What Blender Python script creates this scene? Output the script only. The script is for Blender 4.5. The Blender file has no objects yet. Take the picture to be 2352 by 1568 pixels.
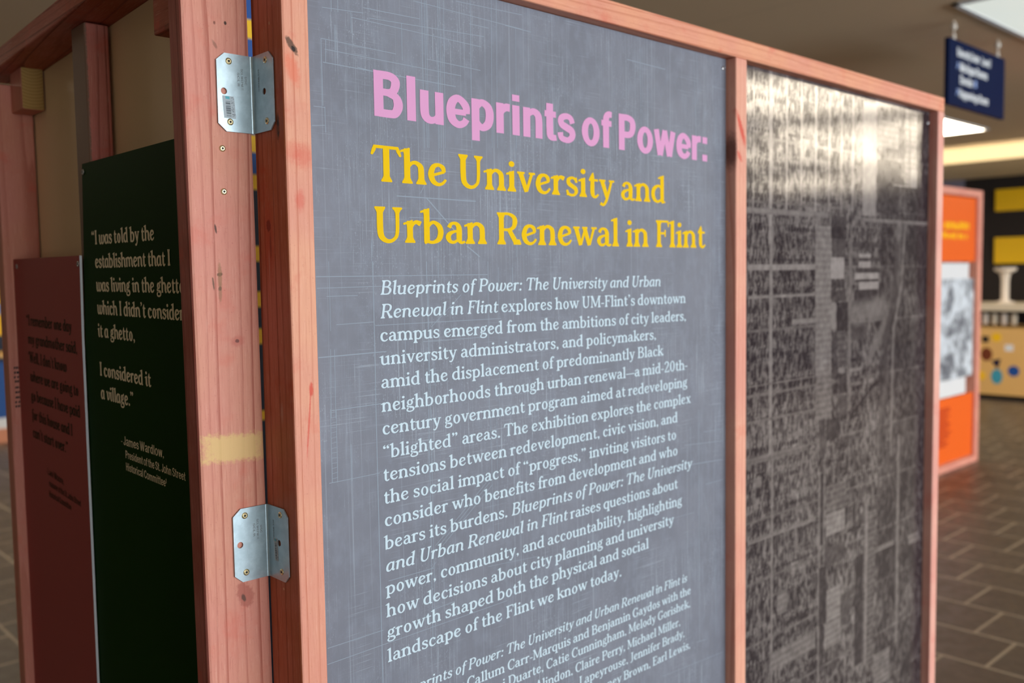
import bpy, bmesh, math, random
import numpy as np
import mathutils
from mathutils import Vector, Matrix
random.seed(7); rng = np.random.default_rng(11)
SC = bpy.context.scene
COL = bpy.context.collection
ZC = 1.43                                   # camera height above the floor; every z below is height above the floor
# ---------------------------------------------------------------- camera
YAW, PITCH, ROLL = math.radians(43.14), math.radians(-3.9785), math.radians(-0.8724)
cy_, sy_, cp_, sp_ = math.cos(YAW), math.sin(YAW), math.cos(PITCH), math.sin(PITCH)
fwd = Vector((sy_*cp_, cy_*cp_, sp_)); rgt = Vector((cy_, -sy_, 0)); up = rgt.cross(fwd)
r2 = math.cos(ROLL)*rgt+math.sin(ROLL)*up; u2 = -math.sin(ROLL)*rgt+math.cos(ROLL)*up
cd = bpy.data.cameras.new('camera'); cam = bpy.data.objects.new('camera', cd); COL.objects.link(cam); SC.camera = cam
cam.matrix_world = Matrix(((r2.x, u2.x, -fwd.x, -.5935), (r2.y, u2.y, -fwd.y, -1.0378), (r2.z, u2.z, -fwd.z, ZC), (0, 0, 0, 1)))
cd.sensor_width = 36; cd.lens = 32.65; cd.clip_start = .02
cd.dof.use_dof = True; cd.dof.focus_distance = 1.24; cd.dof.aperture_fstop = 3.4
# ---------------------------------------------------------------- daylight, window light, exposure
W = bpy.data.worlds.new('world'); SC.world = W; W.use_nodes = True
W.node_tree.nodes['Background'].inputs[0].default_value = (.80, .90, 1.0, 1); W.node_tree.nodes['Background'].inputs[1].default_value = 1.5
SC.view_settings.view_transform = 'Standard'; SC.view_settings.look = 'None'; SC.view_settings.gamma = 1
SC.view_settings.use_curve_mapping = False; SC.view_settings.exposure = 0.0
def area(name, loc, target, sx, sy, power, col):
    l = bpy.data.lights.new(name, 'AREA'); l.shape = 'RECTANGLE'; l.size = sx; l.size_y = sy; l.energy = power; l.color = col
    o = bpy.data.objects.new(name, l); COL.objects.link(o); o.location = loc
    o.rotation_euler = (Vector(target)-Vector(loc)).to_track_quat('-Z', 'Y').to_euler(); return o
area('daylight_window', (3.6, -8.3, 1.55), (3.6, 0, 1.5), 11.0, 1.9, 900, (.88, .95, 1.0))
area('fascia_fill', (9.98, 3.0, 2.72), (10.2, 3.0, 2.66), 5.5, .05, 10, (1., .84, .58))  # added fill that brightens the soffit fascia, with no fixture behind it
LIGHTS = ((2.6, 2.4), (1.9, 3.6), (1.9, 5.0), (5.2, 5.0), (.1, 6.6), (-1.9, 5.6), (8.9, .5), (8.9, 4.3), (8.9, 5.6))  # unseen hall lights, several of them added to brighten the floor and soffit
MAP_RECTS = [(1.085, 0.06, 1.089, 0.424, 0.75), (1.147, 0.061, 1.159, 0.434, 0.8), (1.212, 0.131, 1.22, 0.438, 0.75), (1.274, 0.146, 1.281, 0.445, 0.72), (1.334, 0.135, 1.344, 0.411, 0.75), (1.397, 0.137, 1.405, 0.406, 0.6), (1.453, 0.144, 1.461, 0.406, 0.6), (1.507, 0.141, 1.517, 0.406, 0.68), (1.561, 0.136, 1.632, 0.407, 0.72), (1.637, 0.145, 1.759, 0.272, 0.18), (1.637, 0.304, 1.755, 0.372, 0.45), (1.657, 0.27, 1.676, 0.293, 0.15), (1.79, 0.214, 1.861, 0.418, 0.5), (1.813, 0.214, 1.864, 0.261, 0.8), (1.728, 0.214, 1.857, 0.218, 0.8), (1.063, 0.123, 1.399, 0.134, 0.6), (1.41, 0.065, 1.485, 0.128, 0.2), (1.561, 0.119, 1.957, 0.129, 0.6), (1.149, -0.395, 1.163, 0.098, 0.68), (1.067, 0.005, 1.341, 0.017, 0.72), (1.067, -0.054, 1.343, -0.048, 0.62), (1.242, -0.114, 1.411, -0.102, 0.62), (1.069, -0.315, 1.347, -0.309, 0.5), (1.068, -0.237, 1.345, -0.233, 0.45), (1.341, -0.064, 1.415, 0.103, 0.62), (1.344, -0.233, 1.418, -0.064, 0.6), (1.346, -0.339, 1.421, -0.233, 0.5), (1.417, -0.134, 1.438, -0.071, 0.7), (1.41, 0.078, 1.488, 0.105, 0.12), (1.418, 0.033, 1.482, 0.077, 0.25), (1.412, -0.015, 1.474, 0.033, 0.85), (1.413, -0.038, 1.479, -0.018, 0.2), (1.417, -0.068, 1.487, -0.042, 0.22), (1.442, -0.138, 1.498, -0.07, 0.1), (1.419, -0.251, 1.443, -0.139, 0.2), (1.446, -0.22, 1.49, -0.141, 0.33), (1.451, -0.236, 1.48, -0.226, 0.6), (1.452, -0.286, 1.492, -0.24, 0.13), (1.457, -0.34, 1.506, -0.292, 0.25), (1.496, -0.332, 1.514, 0.079, 0.5), (1.514, 0.059, 1.666, 0.07, 0.2), (1.547, 0.032, 1.608, 0.044, 0.85), (1.547, 0.01, 1.609, 0.025, 0.85), (1.526, -0.018, 1.65, -0.002, 0.85), (1.549, -0.044, 1.651, -0.026, 0.85), (1.527, -0.091, 1.646, -0.044, 0.14), (1.547, 0.025, 1.667, 0.032, 0.2), (1.548, -0.002, 1.668, 0.009, 0.2), (1.53, -0.025, 1.65, -0.019, 0.15), (1.51, -0.162, 1.594, -0.122, 0.25), (1.512, -0.217, 1.564, -0.206, 0.15), (1.509, -0.24, 1.565, -0.23, 0.6), (1.509, -0.258, 1.558, -0.249, 0.15), (1.513, -0.275, 1.566, -0.264, 0.55), (1.364, -0.427, 1.394, -0.34, 0.22), (1.397, -0.39, 1.458, -0.341, 0.12), (1.158, -0.895, 1.168, -0.348, 0.55), (1.066, -0.399, 1.317, -0.389, 0.45), (1.067, -0.57, 1.348, -0.56, 0.55), (1.161, -0.871, 1.352, -0.827, 0.5), (1.361, -0.961, 1.373, -0.462, 0.5), (1.371, -0.635, 1.385, -0.464, 0.12), (1.368, -0.826, 1.403, -0.686, 0.1), (1.37, -0.938, 1.389, -0.823, 0.15), (1.385, -0.676, 1.394, -0.466, 0.5), (1.397, -0.563, 1.497, -0.498, 0.35), (1.398, -0.619, 1.49, -0.566, 0.62), (1.506, -0.631, 1.575, -0.621, 0.08), (1.393, -0.688, 1.492, -0.645, 0.22), (1.405, -0.825, 1.47, -0.748, 0.62), (1.395, -0.89, 1.478, -0.828, 0.58), (1.471, -0.855, 1.518, -0.777, 0.25), (1.548, -0.758, 1.611, -0.698, 0.06), (1.543, -0.976, 1.586, -0.754, 0.12), (1.587, -0.992, 1.647, -0.597, 0.35), (1.595, -0.988, 1.609, -0.595, 0.6), (1.769, -0.978, 1.785, -0.426, 0.5), (1.64, -0.71, 1.756, -0.7, 0.5), (1.841, -0.732, 1.909, -0.706, 0.5), (1.648, -1.064, 1.738, -0.98, 0.5), (1.186, -0.752, 1.228, -0.698, 0.5), (1.102, -0.427, 1.139, -0.421, 0.1), (1.09, -0.453, 1.121, -0.431, 0.5)]
MAP_PATHS = [([(1.764, 0.113), (1.755, -0.037), (1.712, -0.11), (1.641, -0.177), (1.595, -0.222)], 0.028, 0.55), ([(1.798, 0.114), (1.777, -0.045), (1.738, -0.149), (1.73, -0.452)], 0.012, 0.6), ([(1.753, 0.057), (1.747, -0.044), (1.705, -0.147), (1.683, -0.258), (1.68, -0.445)], 0.03, 0.2), ([(1.651, -0.277), (1.628, -0.281), (1.574, -0.314), (1.522, -0.341), (1.508, -0.357)], 0.008, 0.0), ([(1.532, -0.1), (1.639, -0.093), (1.678, -0.087)], 0.05, 0.6), ([(1.708, -0.26), (1.648, -0.441)], 0.02, 0.35), ([(1.987, -0.877), (1.948, -0.934), (1.89, -1.016), (1.814, -1.072)], 0.03, 0.05), ([(1.815, 0.417), (1.822, 0.183)], 0.006, 0.1), ([(1.674, 0.147), (1.676, 0.068)], 0.003, 0.1), ([(1.635, 0.411), (1.786, 0.429)], 0.02, 0.75)]
BLUE_LINES = [((0.236, 0.392), (0.236, 0.185), 1.0), ((0.241, 0.393), (0.241, 0.186), 1.0), ((0.244, 0.393), (0.244, 0.186), 1.0), ((0.265, 0.397), (0.263, 0.187), 0.9), ((0.269, 0.398), (0.267, 0.188), 0.9), ((0.276, 0.399), (0.274, 0.188), 0.9), ((0.327, 0.409), (0.325, 0.192), 1.2), ((0.369, 0.417), (0.366, 0.196), 1.0), ((0.379, 0.419), (0.377, 0.197), 0.8), ((0.419, 0.383), (0.417, 0.2), 0.7), ((0.07, 0.312), (0.07, 0.226), 1.2), ((0.077, 0.311), (0.076, 0.282), 1.0), ((0.07, 0.312), (0.189, 0.31), 1.0), ((0.075, 0.299), (0.307, 0.296), 1.0), ((0.072, 0.282), (0.296, 0.279), 1.2), ((0.073, 0.352), (0.137, 0.356), 1.0), ((0.117, 0.347), (0.347, 0.344), 1.0), ((0.137, 0.363), (0.233, 0.365), 1.0), ((0.117, 0.354), (0.117, 0.326), 1.0), ((0.146, 0.351), (0.353, 0.36), 1.0), ((0.222, 0.388), (0.432, 0.384), 1.0), ((0.299, 0.402), (0.433, 0.406), 1.0), ((0.324, 0.374), (0.363, 0.374), 1.0), ((0.243, 0.311), (0.345, 0.309), 1.0), ((0.092, 0.333), (0.092, 0.3), 1.0), ((0.097, 0.366), (0.097, 0.35), 1.0), ((0.087, 0.364), (0.087, 0.349), 1.0), ((0.2, 0.353), (0.2, 0.303), 1.0), ((0.056, 0.224), (0.073, 0.224), 1.0), ((0.053, 0.199), (0.072, 0.201), 1.0), ((0.073, 0.225), (0.073, 0.192), 1.0), ((0.185, 0.115), (0.331, 0.114), 1.6), ((0.237, 0.115), (0.288, 0.07), 2), ((0.312, 0.047), (0.337, 0.031), 2), ((0.125, 0.283), (0.149, 0.281), 1.0), ((0.206, 0.086), (0.33, 0.086), 1.0), ((0.143, 0.085), (0.141, 0.03), 1.0), ((0.264, 0.317), (0.258, 0.031), 0.8), ((0.235, 0.134), (0.227, 0.121), 1.0), ((0.416, 0.223), (0.413, 0.031), 0.7), ((0.2, 0.118), (0.199, 0.078), 0.6), ((0.052, 0.004), (0.352, 0.004), 1.2), ((0.053, -0.011), (0.188, -0.01), 1.0), ((0.067, -0.022), (0.116, -0.022), 1.0), ((0.142, 0.024), (0.141, -0.192), 1.4), ((0.072, 0.024), (0.072, -0.068), 0.8), ((0.235, 0.024), (0.237, -0.203), 1.3), ((0.238, -0.005), (0.233, -0.203), 0.8), ((0.081, -0.06), (0.142, -0.059), 1.0), ((0.144, -0.064), (0.283, -0.064), 1.0), ((0.226, -0.091), (0.337, -0.091), 1.0), ((0.052, -0.102), (0.161, -0.101), 1.6), ((0.071, -0.092), (0.069, -0.184), 1.0), ((0.077, -0.093), (0.076, -0.185), 1.0), ((0.07, -0.174), (0.15, -0.173), 1.2), ((0.353, 0.024), (0.351, -0.217), 0.9), ((0.375, 0.015), (0.372, -0.219), 0.7), ((0.299, -0.025), (0.241, -0.071), 1.0), ((0.404, 0.015), (0.404, -0.023), 1.0), ((0.194, -0.018), (0.193, -0.198), 0.6), ((0.246, -0.121), (0.246, -0.205), 0.8), ((0.257, 0.024), (0.256, 0.001), 1.0), ((0.283, -0.064), (0.379, -0.064), 1.0), ((0.141, -0.18), (0.141, -0.57), 1.5), ((0.068, -0.172), (0.068, -0.271), 1.0), ((0.077, -0.173), (0.076, -0.272), 1.0), ((0.063, -0.271), (0.145, -0.27), 1.0), ((0.099, -0.223), (0.099, -0.274), 1.0), ((0.233, -0.19), (0.232, -0.536), 1.2), ((0.238, -0.191), (0.236, -0.537), 0.8), ((0.353, -0.214), (0.355, -0.401), 0.8), ((0.366, -0.216), (0.366, -0.403), 0.6), ((0.155, -0.426), (0.236, -0.426), 1.0), ((0.053, -0.494), (0.144, -0.494), 1.0), ((0.052, -0.516), (0.382, -0.512), 1.0), ((0.349, -0.317), (0.247, -0.395), 1.0), ((0.342, -0.316), (0.241, -0.393), 1.0), ((0.355, -0.321), (0.254, -0.396), 1.0), ((0.231, -0.488), (0.275, -0.486), 1.0), ((0.24, -0.418), (0.233, -0.426), 1.0), ((0.343, -0.448), (0.453, -0.456), 0.6), ((0.069, -0.177), (0.077, -0.176), 0.7), ((0.068, -0.184), (0.077, -0.183), 0.7), ((0.068, -0.191), (0.077, -0.19), 0.7), ((0.068, -0.197), (0.077, -0.197), 0.7), ((0.068, -0.204), (0.077, -0.203), 0.7), ((0.068, -0.211), (0.077, -0.21), 0.7), ((0.068, -0.218), (0.077, -0.217), 0.7), ((0.068, -0.225), (0.077, -0.224), 0.7), ((0.068, -0.231), (0.077, -0.231), 0.7), ((0.068, -0.238), (0.077, -0.238), 0.7), ((0.068, -0.245), (0.077, -0.245), 0.7), ((0.068, -0.252), (0.077, -0.251), 0.7), ((0.068, -0.259), (0.077, -0.258), 0.7), ((0.068, -0.266), (0.077, -0.265), 0.7), ((0.913, -0.309), (0.979, -0.311), 1.0), ((0.851, -0.327), (0.979, -0.335), 1.0), ((0.862, -0.367), (0.979, -0.373), 1.4), ((0.919, -0.414), (0.979, -0.414), 1.0), ((0.801, -0.462), (0.881, -0.463), 0.7), ((0.778, -0.76), (0.979, -0.771), 0.8), ((0.896, -0.263), (0.898, -0.726), 1.1), ((0.87, -0.294), (0.873, -0.431), 0.7), ((0.889, -0.725), (0.919, -0.728), 1.0), ((0.952, -0.533), (0.955, -0.732), 0.7), ((0.913, -0.431), (0.925, -0.475), 0.8), ((0.686, 0.375), (0.794, 0.373), 1.3), ((0.722, 0.4), (0.724, 0.257), 0.6), ((0.728, 0.401), (0.729, 0.258), 0.6), ((0.881, 0.417), (0.89, 0.254), 0.8), ((0.891, 0.417), (0.897, 0.255), 0.6), ((0.941, 0.361), (0.995, 0.36), 0.8), ((0.397, 0.384), (0.452, 0.383), 1.0), ((0.488, 0.392), (0.491, 0.283), 0.5)]
# ---------------------------------------------------------------- lettering: every glyph drawn from pen strokes
def catmull(P, n=5):
    P = [np.array(p, float) for p in P]
    if len(P) == 2: return [P[0], P[1]]
    out = []
    for i in range(len(P)-1):
        p0 = P[i-1] if i > 0 else 2*P[0]-P[1]
        p1, p2 = P[i], P[i+1]
        p3 = P[i+2] if i+2 < len(P) else 2*P[-1]-P[-2]
        for k in range(n):
            t = k/n
            out.append(.5*((2*p1)+(-p0+p2)*t+(2*p0-5*p1+4*p2-p3)*t*t+(-p0+3*p1-3*p2+p3)*t**3))
    out.append(P[-1]); return out
class Pen:
    def __init__(s, wk=1., it=False):
        s.polys = []; s.wk = wk; s.it = it
    def stroke(s, pts, cap='r', n=5):
        pts = catmull(pts, n); N = len(pts)
        L, R = [], []; tang = []
        for i in range(N):
            a = pts[max(i-1, 0)][:2]; b = pts[min(i+1, N-1)][:2]
            d = b-a; d = d/(np.hypot(*d)+1e-9); tang.append(d)
            nrm = np.array([-d[1], d[0]]); w = max(pts[i][2]*s.wk, 1.)*.5
            L.append(pts[i][:2]+nrm*w); R.append(pts[i][:2]-nrm*w)
        poly = list(L)
        if cap == 'r':
            d = tang[-1]; nrm = np.array([-d[1], d[0]]); w = pts[-1][2]*s.wk*.5; e = min(w, 3.2)
            poly += [pts[-1][:2]+nrm*(w-e*.3)+d*e*.65, pts[-1][:2]-nrm*(w-e*.3)+d*e*.65] if w > 3 else [pts[-1][:2]+d*w*.8]
        poly += R[::-1]
        if cap == 'r':
            d = -tang[0]; nrm = np.array([-d[1], d[0]]); w = pts[0][2]*s.wk*.5; e = min(w, 3.2)
            poly += [pts[0][:2]+nrm*(w-e*.3)+d*e*.65, pts[0][:2]-nrm*(w-e*.3)+d*e*.65] if w > 3 else [pts[0][:2]+d*w*.8]
        s.polys.append(poly)
    def line(s, x0, y0, x1, y1, w0, w1=None, cap='r'):
        s.stroke([(x0, y0, w0), (x1, y1, w0 if w1 is None else w1)], cap)
    def ring(s, cx, cy, rx, ry, wv, wh, cap='b', a0=0, a1=360):
        wv *= s.wk; wh *= s.wk
        def arc(A, B):
            m = 12; o, i_ = [], []
            for k in range(m+1):
                t = math.radians(A+(B-A)*k/m); c, q = math.cos(t), math.sin(t)
                o.append(np.array([cx+rx*c, cy+ry*q])); i_.append(np.array([cx+(rx-wv)*c, cy+(ry-wh)*q]))
            s.polys.append(o+i_[::-1])
        arc(0, 182); arc(180, 362)
    def dot(s, x, y, r):
        s.polys.append([np.array([x+r*math.cos(t*math.pi/7), y+r*math.sin(t*math.pi/7)]) for t in range(14)])
    def poly(s, *p): s.polys.append([np.array(q, float) for q in p])
    # slab serif under a stem (d=1) or on top of it (d=-1), softly bracketed
    def slab(s, x, y, d=1, hw=14, w=15):
        w = w*s.wk*.5; T = 5.5*s.wk
        s.poly((x-hw, y+d*1.5), (x-hw+2, y), (x+hw-2, y), (x+hw, y+d*1.5), (x+hw-1, y+d*T), (x+w+3, y+d*(T+3.5)), (x+w, y+d*(T+11)),
               (x-w, y+d*(T+11)), (x-w-3, y+d*(T+3.5)), (x-hw+1, y+d*T))
    def foot(s, x, last=True, w=15):
        if not s.it: s.slab(x, 0, 1, 14, w)
        elif last: s.stroke([(x, 14, w), (x+3, 5, 11), (x+8, 3.5, 8), (x+13, 8, 6)], n=3)
    def flag(s, x, y, w=15):
        w = w*s.wk*.5
        s.poly((x-w-10, y-11), (x-w-9, y-7), (x+w-2, y+2), (x+w, y+1), (x+w, y-18), (x-w, y-18), (x-w-1, y-11), (x-w-8, y-13))
def serif_glyph(p, c):
    S = p.stroke; Ln = p.line; it = p.it
    def stem(x, y0, y1, w=15): Ln(x, y0, x, y1, w, w, 'b')
    def cap_stem(x=18, w=15): stem(x, 0, 100, w); p.slab(x, 0, 1, 14, w); p.slab(x, 100, -1, 14, w)
    if c == 'a' and it:
        S([(45, 50, 8), (37, 60, 9), (27, 61, 10), (14, 50, 14), (9, 30, 15), (13, 11, 14), (22, 4, 10), (33, 8, 8), (44, 24, 8)])
        S([(46, 63, 13), (46, 18, 15), (49, 6, 11), (54, 4, 8), (59, 9, 6)]); return 62
    if c == 'v' and it:
        S([(5, 55, 8), (12, 60, 12), (17, 50, 14), (22, 12, 13), (24, 5, 10)]); S([(23, 5, 10), (38, 14, 9), (47, 36, 10), (45, 54, 12), (38, 60, 11)]); return 54
    if c == 'w' and it:
        S([(5, 57, 8), (13, 61, 12), (15, 48, 15), (14, 22, 15), (19, 7, 12), (29, 4, 9), (39, 12, 8), (44, 26, 8)])
        S([(47, 63, 14), (45, 24, 15), (50, 7, 12), (60, 4, 9), (73, 16, 10), (79, 38, 12), (76, 55, 12), (68, 60, 11)]); return 86
    if c == 'a':
        S([(12, 49, 12), (17, 58, 9.5), (26, 61, 9), (35, 57, 12), (40, 45, 15), (40, 16, 15), (43, 6, 11), (49, 3.5, 8), (55, 6, 7)])
        S([(40, 38, 7), (26, 36, 8), (13, 29, 12), (9, 18, 14), (14, 7, 11), (23, 4, 9), (32, 8, 8), (40, 17, 7)]); return 58
    if c == 'b':
        Ln(13, 2, 13, 99, 15, 15, 'b'); p.flag(13, 100); p.poly((6, 0), (9, -3), (22, 4), (20, 14), (6, 14))
        S([(15, 46, 8), (24, 58, 9), (34, 61, 10), (47, 50, 14), (51, 32, 15), (46, 13, 14), (34, 4, 10), (23, 3, 9), (14, 6, 9)]); return 63
    if c == 'c':
        S([(44, 49, 14), (40, 57, 11), (30, 61, 9), (17, 54, 13), (11, 33, 15), (17, 11, 14), (30, 4, 10), (40, 7, 8), (47, 15, 7)]); return 53
    if c == 'd':
        stem(48, 4, 99); p.flag(48, 100); p.poly((41, 12), (46, -2), (50, -2), (62, 1), (62, 5), (55, 8), (55, 18), (41, 18))
        S([(47, 50, 8), (38, 60, 9), (28, 61, 10), (14, 51, 14), (9, 32, 15), (14, 13, 14), (26, 4, 10), (37, 7, 9), (47, 16, 8)]); return 65
    if c == 'e':
        Ln(12, 29, 44, 41, 7.5, 8)
        S([(45, 42, 10), (42, 54, 12), (31, 61, 10), (17, 55, 13), (10, 33, 15), (16, 12, 14), (29, 4, 10), (41, 8, 8), (49, 18, 7)]); return 56
    if c == 'f':
        y0 = -22 if it else 2
        S([(41, 88, 13), (36, 95, 10), (28, 95, 10), (20, 84, 14), (18, 65, 15), (18, 30, 15), (18, y0, 15)]); Ln(6, 60, 34, 60, 8)
        if not it: p.slab(18, 0)
        return 38
    if c == 'g':
        p.ring(26, 43, 20, 21.5, 13, 8); S([(37, 56, 8), (43, 65, 8), (51, 66, 12)])
        S([(15, 28, 7), (9, 19, 10), (14, 12, 11), (30, 9, 14), (44, 5, 14), (49, -7, 12), (42, -18, 9), (26, -22, 8.5), (11, -18, 9), (7, -9, 10), (11, -1, 9), (19, 8, 7)]); return 56
    if c == 'h':
        stem(14, 0, 99); p.flag(14, 100); p.foot(14, False)
        S([(15, 44, 8), (25, 58, 9), (36, 61, 11), (47, 53, 14), (50, 40, 15), (50, 4 if not it else 14, 15)]); p.foot(50); return 66
    if c == 'i':
        stem(16, 0 if not it else 12, 63); p.flag(16, 64); p.dot(16, 86, 9*(.5+.5*p.wk)); p.foot(16); return 32
    if c == 'j':
        S([(17, 62, 15), (17, 5, 15), (15, -12, 12), (8, -21, 9), (1, -19, 10)], 'b'); p.flag(17, 64); p.dot(17, 86, 9); return 31
    if c == 'k':
        stem(14, 0, 99); p.flag(14, 100); p.foot(14, False); Ln(20, 32, 46, 59, 8); Ln(36, 61, 56, 61, 7); Ln(29, 40, 50, 6, 14); p.slab(52, 0, 1, 12); return 62
    if c == 'l':
        stem(16, 0 if not it else 12, 99); p.flag(16, 100); p.foot(16); return 32
    if c == 'm':
        stem(14, 0, 63); p.flag(14, 64); p.foot(14, False)
        for x in (14, 49): S([(x+1, 44, 8), (x+11, 58, 9), (x+21, 61, 11), (x+32, 53, 14), (x+35, 40, 15), (x+35, 4 if not (it and x > 20) else 14, 15)]); p.foot(x+35, x > 20)
        return 100
    if c == 'n':
        stem(14, 0, 63); p.flag(14, 64); p.foot(14, False)
        S([(15, 44, 8), (25, 58, 9), (36, 61, 11), (47, 53, 14), (50, 40, 15), (50, 4 if not it else 14, 15)]); p.foot(50); return 66
    if c == 'o':
        p.ring(30, 32, 25, 34, 15, 8.5); return 60
    if c == 'p':
        stem(15, -26, 63); p.flag(15, 64)
        if not it: p.slab(15, -26)
        S([(16, 46, 8), (26, 58, 9), (36, 61, 10), (49, 50, 14), (53, 32, 15), (48, 13, 14), (36, 4, 10), (26, 5, 9), (16, 12, 8)]); return 64
    if c == 'q':
        stem(48, -26, 60); p.slab(48, -26); Ln(48, 58, 52, 64, 8)
        S([(47, 50, 8), (38, 60, 9), (28, 61, 10), (14, 51, 14), (9, 32, 15), (14, 13, 14), (26, 4, 10), (37, 6, 9), (47, 14, 8)]); return 62
    if c == 'r':
        stem(14, 0, 63); p.flag(14, 64); p.foot(14, False); S([(16, 42, 8), (23, 55, 9), (31, 60, 11), (41, 56, 14)]); return 46
    if c == 's':
        S([(40, 48, 9), (34, 58, 9), (23, 61, 9), (12, 54, 12), (13, 42, 14), (24, 34, 14), (36, 26, 14), (39, 15, 12), (32, 5, 9), (20, 3.5, 9), (11, 8, 9), (7, 18, 8)])
        Ln(39, 62, 41, 47, 5); Ln(8, 3, 7, 18, 5); return 48
    if c == 't':
        S([(20, 84, 5), (18.5, 66, 13), (18, 20, 15), (22, 6, 12), (30, 3.5, 9), (39, 11, 7)]); Ln(7, 60, 37, 60, 8); p.poly((20, 86), (17, 84), (5, 62), (6, 57), (22, 57)); return 42
    if c == 'u':
        S([(14, 62, 15), (14, 22, 15), (19, 7, 13), (30, 4, 11), (41, 8, 9), (50, 20, 8)], 'b'); stem(50, 4, 63); p.flag(14, 64); p.flag(50, 64)
        p.poly((43, 10), (47, -1), (63, 1), (63, 5), (57, 8), (57, 18), (43, 18)); return 66
    if c == 'v':
        Ln(12, 61, 30, 4, 15, 13); Ln(48, 61, 31, 5, 9, 9); Ln(3, 61.5, 23, 61.5, 7); Ln(40, 61.5, 57, 61.5, 7); return 58
    if c == 'w':
        Ln(12, 61, 28, 4, 15, 13); Ln(45, 60, 30, 5, 8, 8); Ln(43, 61, 60, 4, 15, 13); Ln(78, 61, 62, 5, 9, 8); Ln(3, 61.5, 23, 61.5, 7); Ln(36, 61.5, 52, 61.5, 7); Ln(70, 61.5, 87, 61.5, 7); return 88
    if c == 'x':
        Ln(14, 61, 46, 4, 15); Ln(46, 61, 13, 4, 8); Ln(4, 61.5, 24, 61.5, 7); Ln(38, 61.5, 55, 61.5, 7); Ln(4, 3.5, 22, 3.5, 7); Ln(36, 3.5, 57, 3.5, 7); return 60
    if c == 'y':
        Ln(12, 61, 30, 6, 15, 13); S([(48, 61, 9), (33, 8, 9.5), (26, -10, 10), (17, -22, 9), (7, -18, 11)]); Ln(3, 61.5, 23, 61.5, 7); Ln(40, 61.5, 57, 61.5, 7); return 58
    if c == 'A':
        Ln(38, 98, 13, 4, 9); Ln(38, 98, 64, 4, 16); Ln(22, 33, 54, 33, 8); p.slab(13, 0, 1, 13, 9); p.slab(65, 0, 1, 14, 16); return 78
    if c == 'B':
        cap_stem(); S([(18, 96, 8), (42, 96, 9), (55, 86, 13), (57, 74, 15), (50, 60, 11), (38, 54, 8), (18, 54, 8)], 'b'); S([(36, 54, 8), (54, 48, 11), (63, 36, 15), (63, 22, 15), (55, 8, 12), (40, 4, 9), (18, 4, 8)], 'b'); return 74
    if c in 'CG':
        S([(66, 72, 8), (60, 87, 10), (46, 96, 9), (26, 90, 13), (13, 68, 16), (11, 48, 16), (16, 23, 15), (30, 7, 12), (45, 4, 9), (58, 9, 9), (67, 22, 8)]); Ln(68, 98, 66, 72, 6)
        if c == 'G': stem(64, 6, 40, 14); p.slab(65, 42, -1, 14, 14); return 80
        return 74
    if c == 'D':
        cap_stem(); S([(18, 96, 8), (42, 96, 9), (62, 84, 14), (71, 60, 16), (71, 42, 16), (62, 16, 14), (42, 4, 9), (18, 4, 8)], 'b'); return 81
    if c in 'EFL':
        cap_stem()
        if c in 'EF': Ln(18, 96, 56, 96, 8); Ln(57, 97, 60, 77, 7, 5); Ln(18, 52, 43, 52, 8); Ln(45, 63, 45, 41, 6)
        if c in 'EL': Ln(18, 4, 58, 4, 8); Ln(58, 3, 63, 25, 8, 5)
        return {'E': 67, 'F': 62, 'L': 65}[c]
    if c == 'I': cap_stem(); return 36
    if c == 'J':
        S([(27, 98, 15), (27, 20, 15), (23, 2, 12), (13, -7, 9), (4, -3, 11)], 'b'); p.slab(27, 100, -1); return 46
    if c == 'M':
        Ln(16, 98, 14, 4, 8); Ln(17, 98, 48, 10, 16, 12); Ln(81, 98, 49, 10, 9, 8); stem(83, 0, 100); p.slab(14, 0, 1, 12, 8); p.slab(84, 0); p.slab(12, 100, -1, 10, 8); p.slab(86, 100, -1, 12, 12); return 100
    if c in 'PR':
        cap_stem(); S([(18, 96, 8), (42, 96, 9), (58, 86, 13), (61, 71, 15), (56, 55, 12), (42, 47, 9), (18, 47, 8)], 'b')
        if c == 'R': Ln(42, 47, 64, 6, 13, 15); p.slab(68, 0, 1, 13); return 80
        return 68
    if c == 'T':
        stem(38, 0, 98); p.slab(38, 0); Ln(9, 96, 67, 96, 8.5); S([(10, 98, 6), (8, 88, 9), (3, 75, 6)]); S([(66, 98, 6), (68, 88, 9), (73, 75, 6)]); return 76
    if c == 'U':
        S([(18, 98, 15), (18, 35, 15), (23, 13, 14), (38, 3.5, 11), (53, 10, 9), (61, 30, 9), (62, 98, 10)], 'b'); p.slab(18, 100, -1); p.slab(62, 100, -1, 13, 10); return 80
    if c == 'W':
        Ln(14, 97, 34, 4, 16, 14); Ln(56, 97, 36, 6, 9, 8); Ln(54, 97, 76, 4, 16, 14); Ln(98, 97, 78, 6, 9, 8); Ln(3, 97, 26, 97, 7); Ln(46, 97, 64, 97, 7); Ln(88, 97, 108, 97, 7); return 110
    if c == '2':
        S([(10, 76, 11), (18, 94, 10), (32, 97, 10), (46, 86, 14), (46, 68, 14), (32, 42, 11), (10, 8, 8)]); Ln(9, 5, 54, 5, 10); Ln(54, 4, 57, 22, 7, 5); return 60
    if c == '0': p.ring(32, 50, 27, 51, 15, 8.5); return 64
    return mark(p, c)
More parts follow.
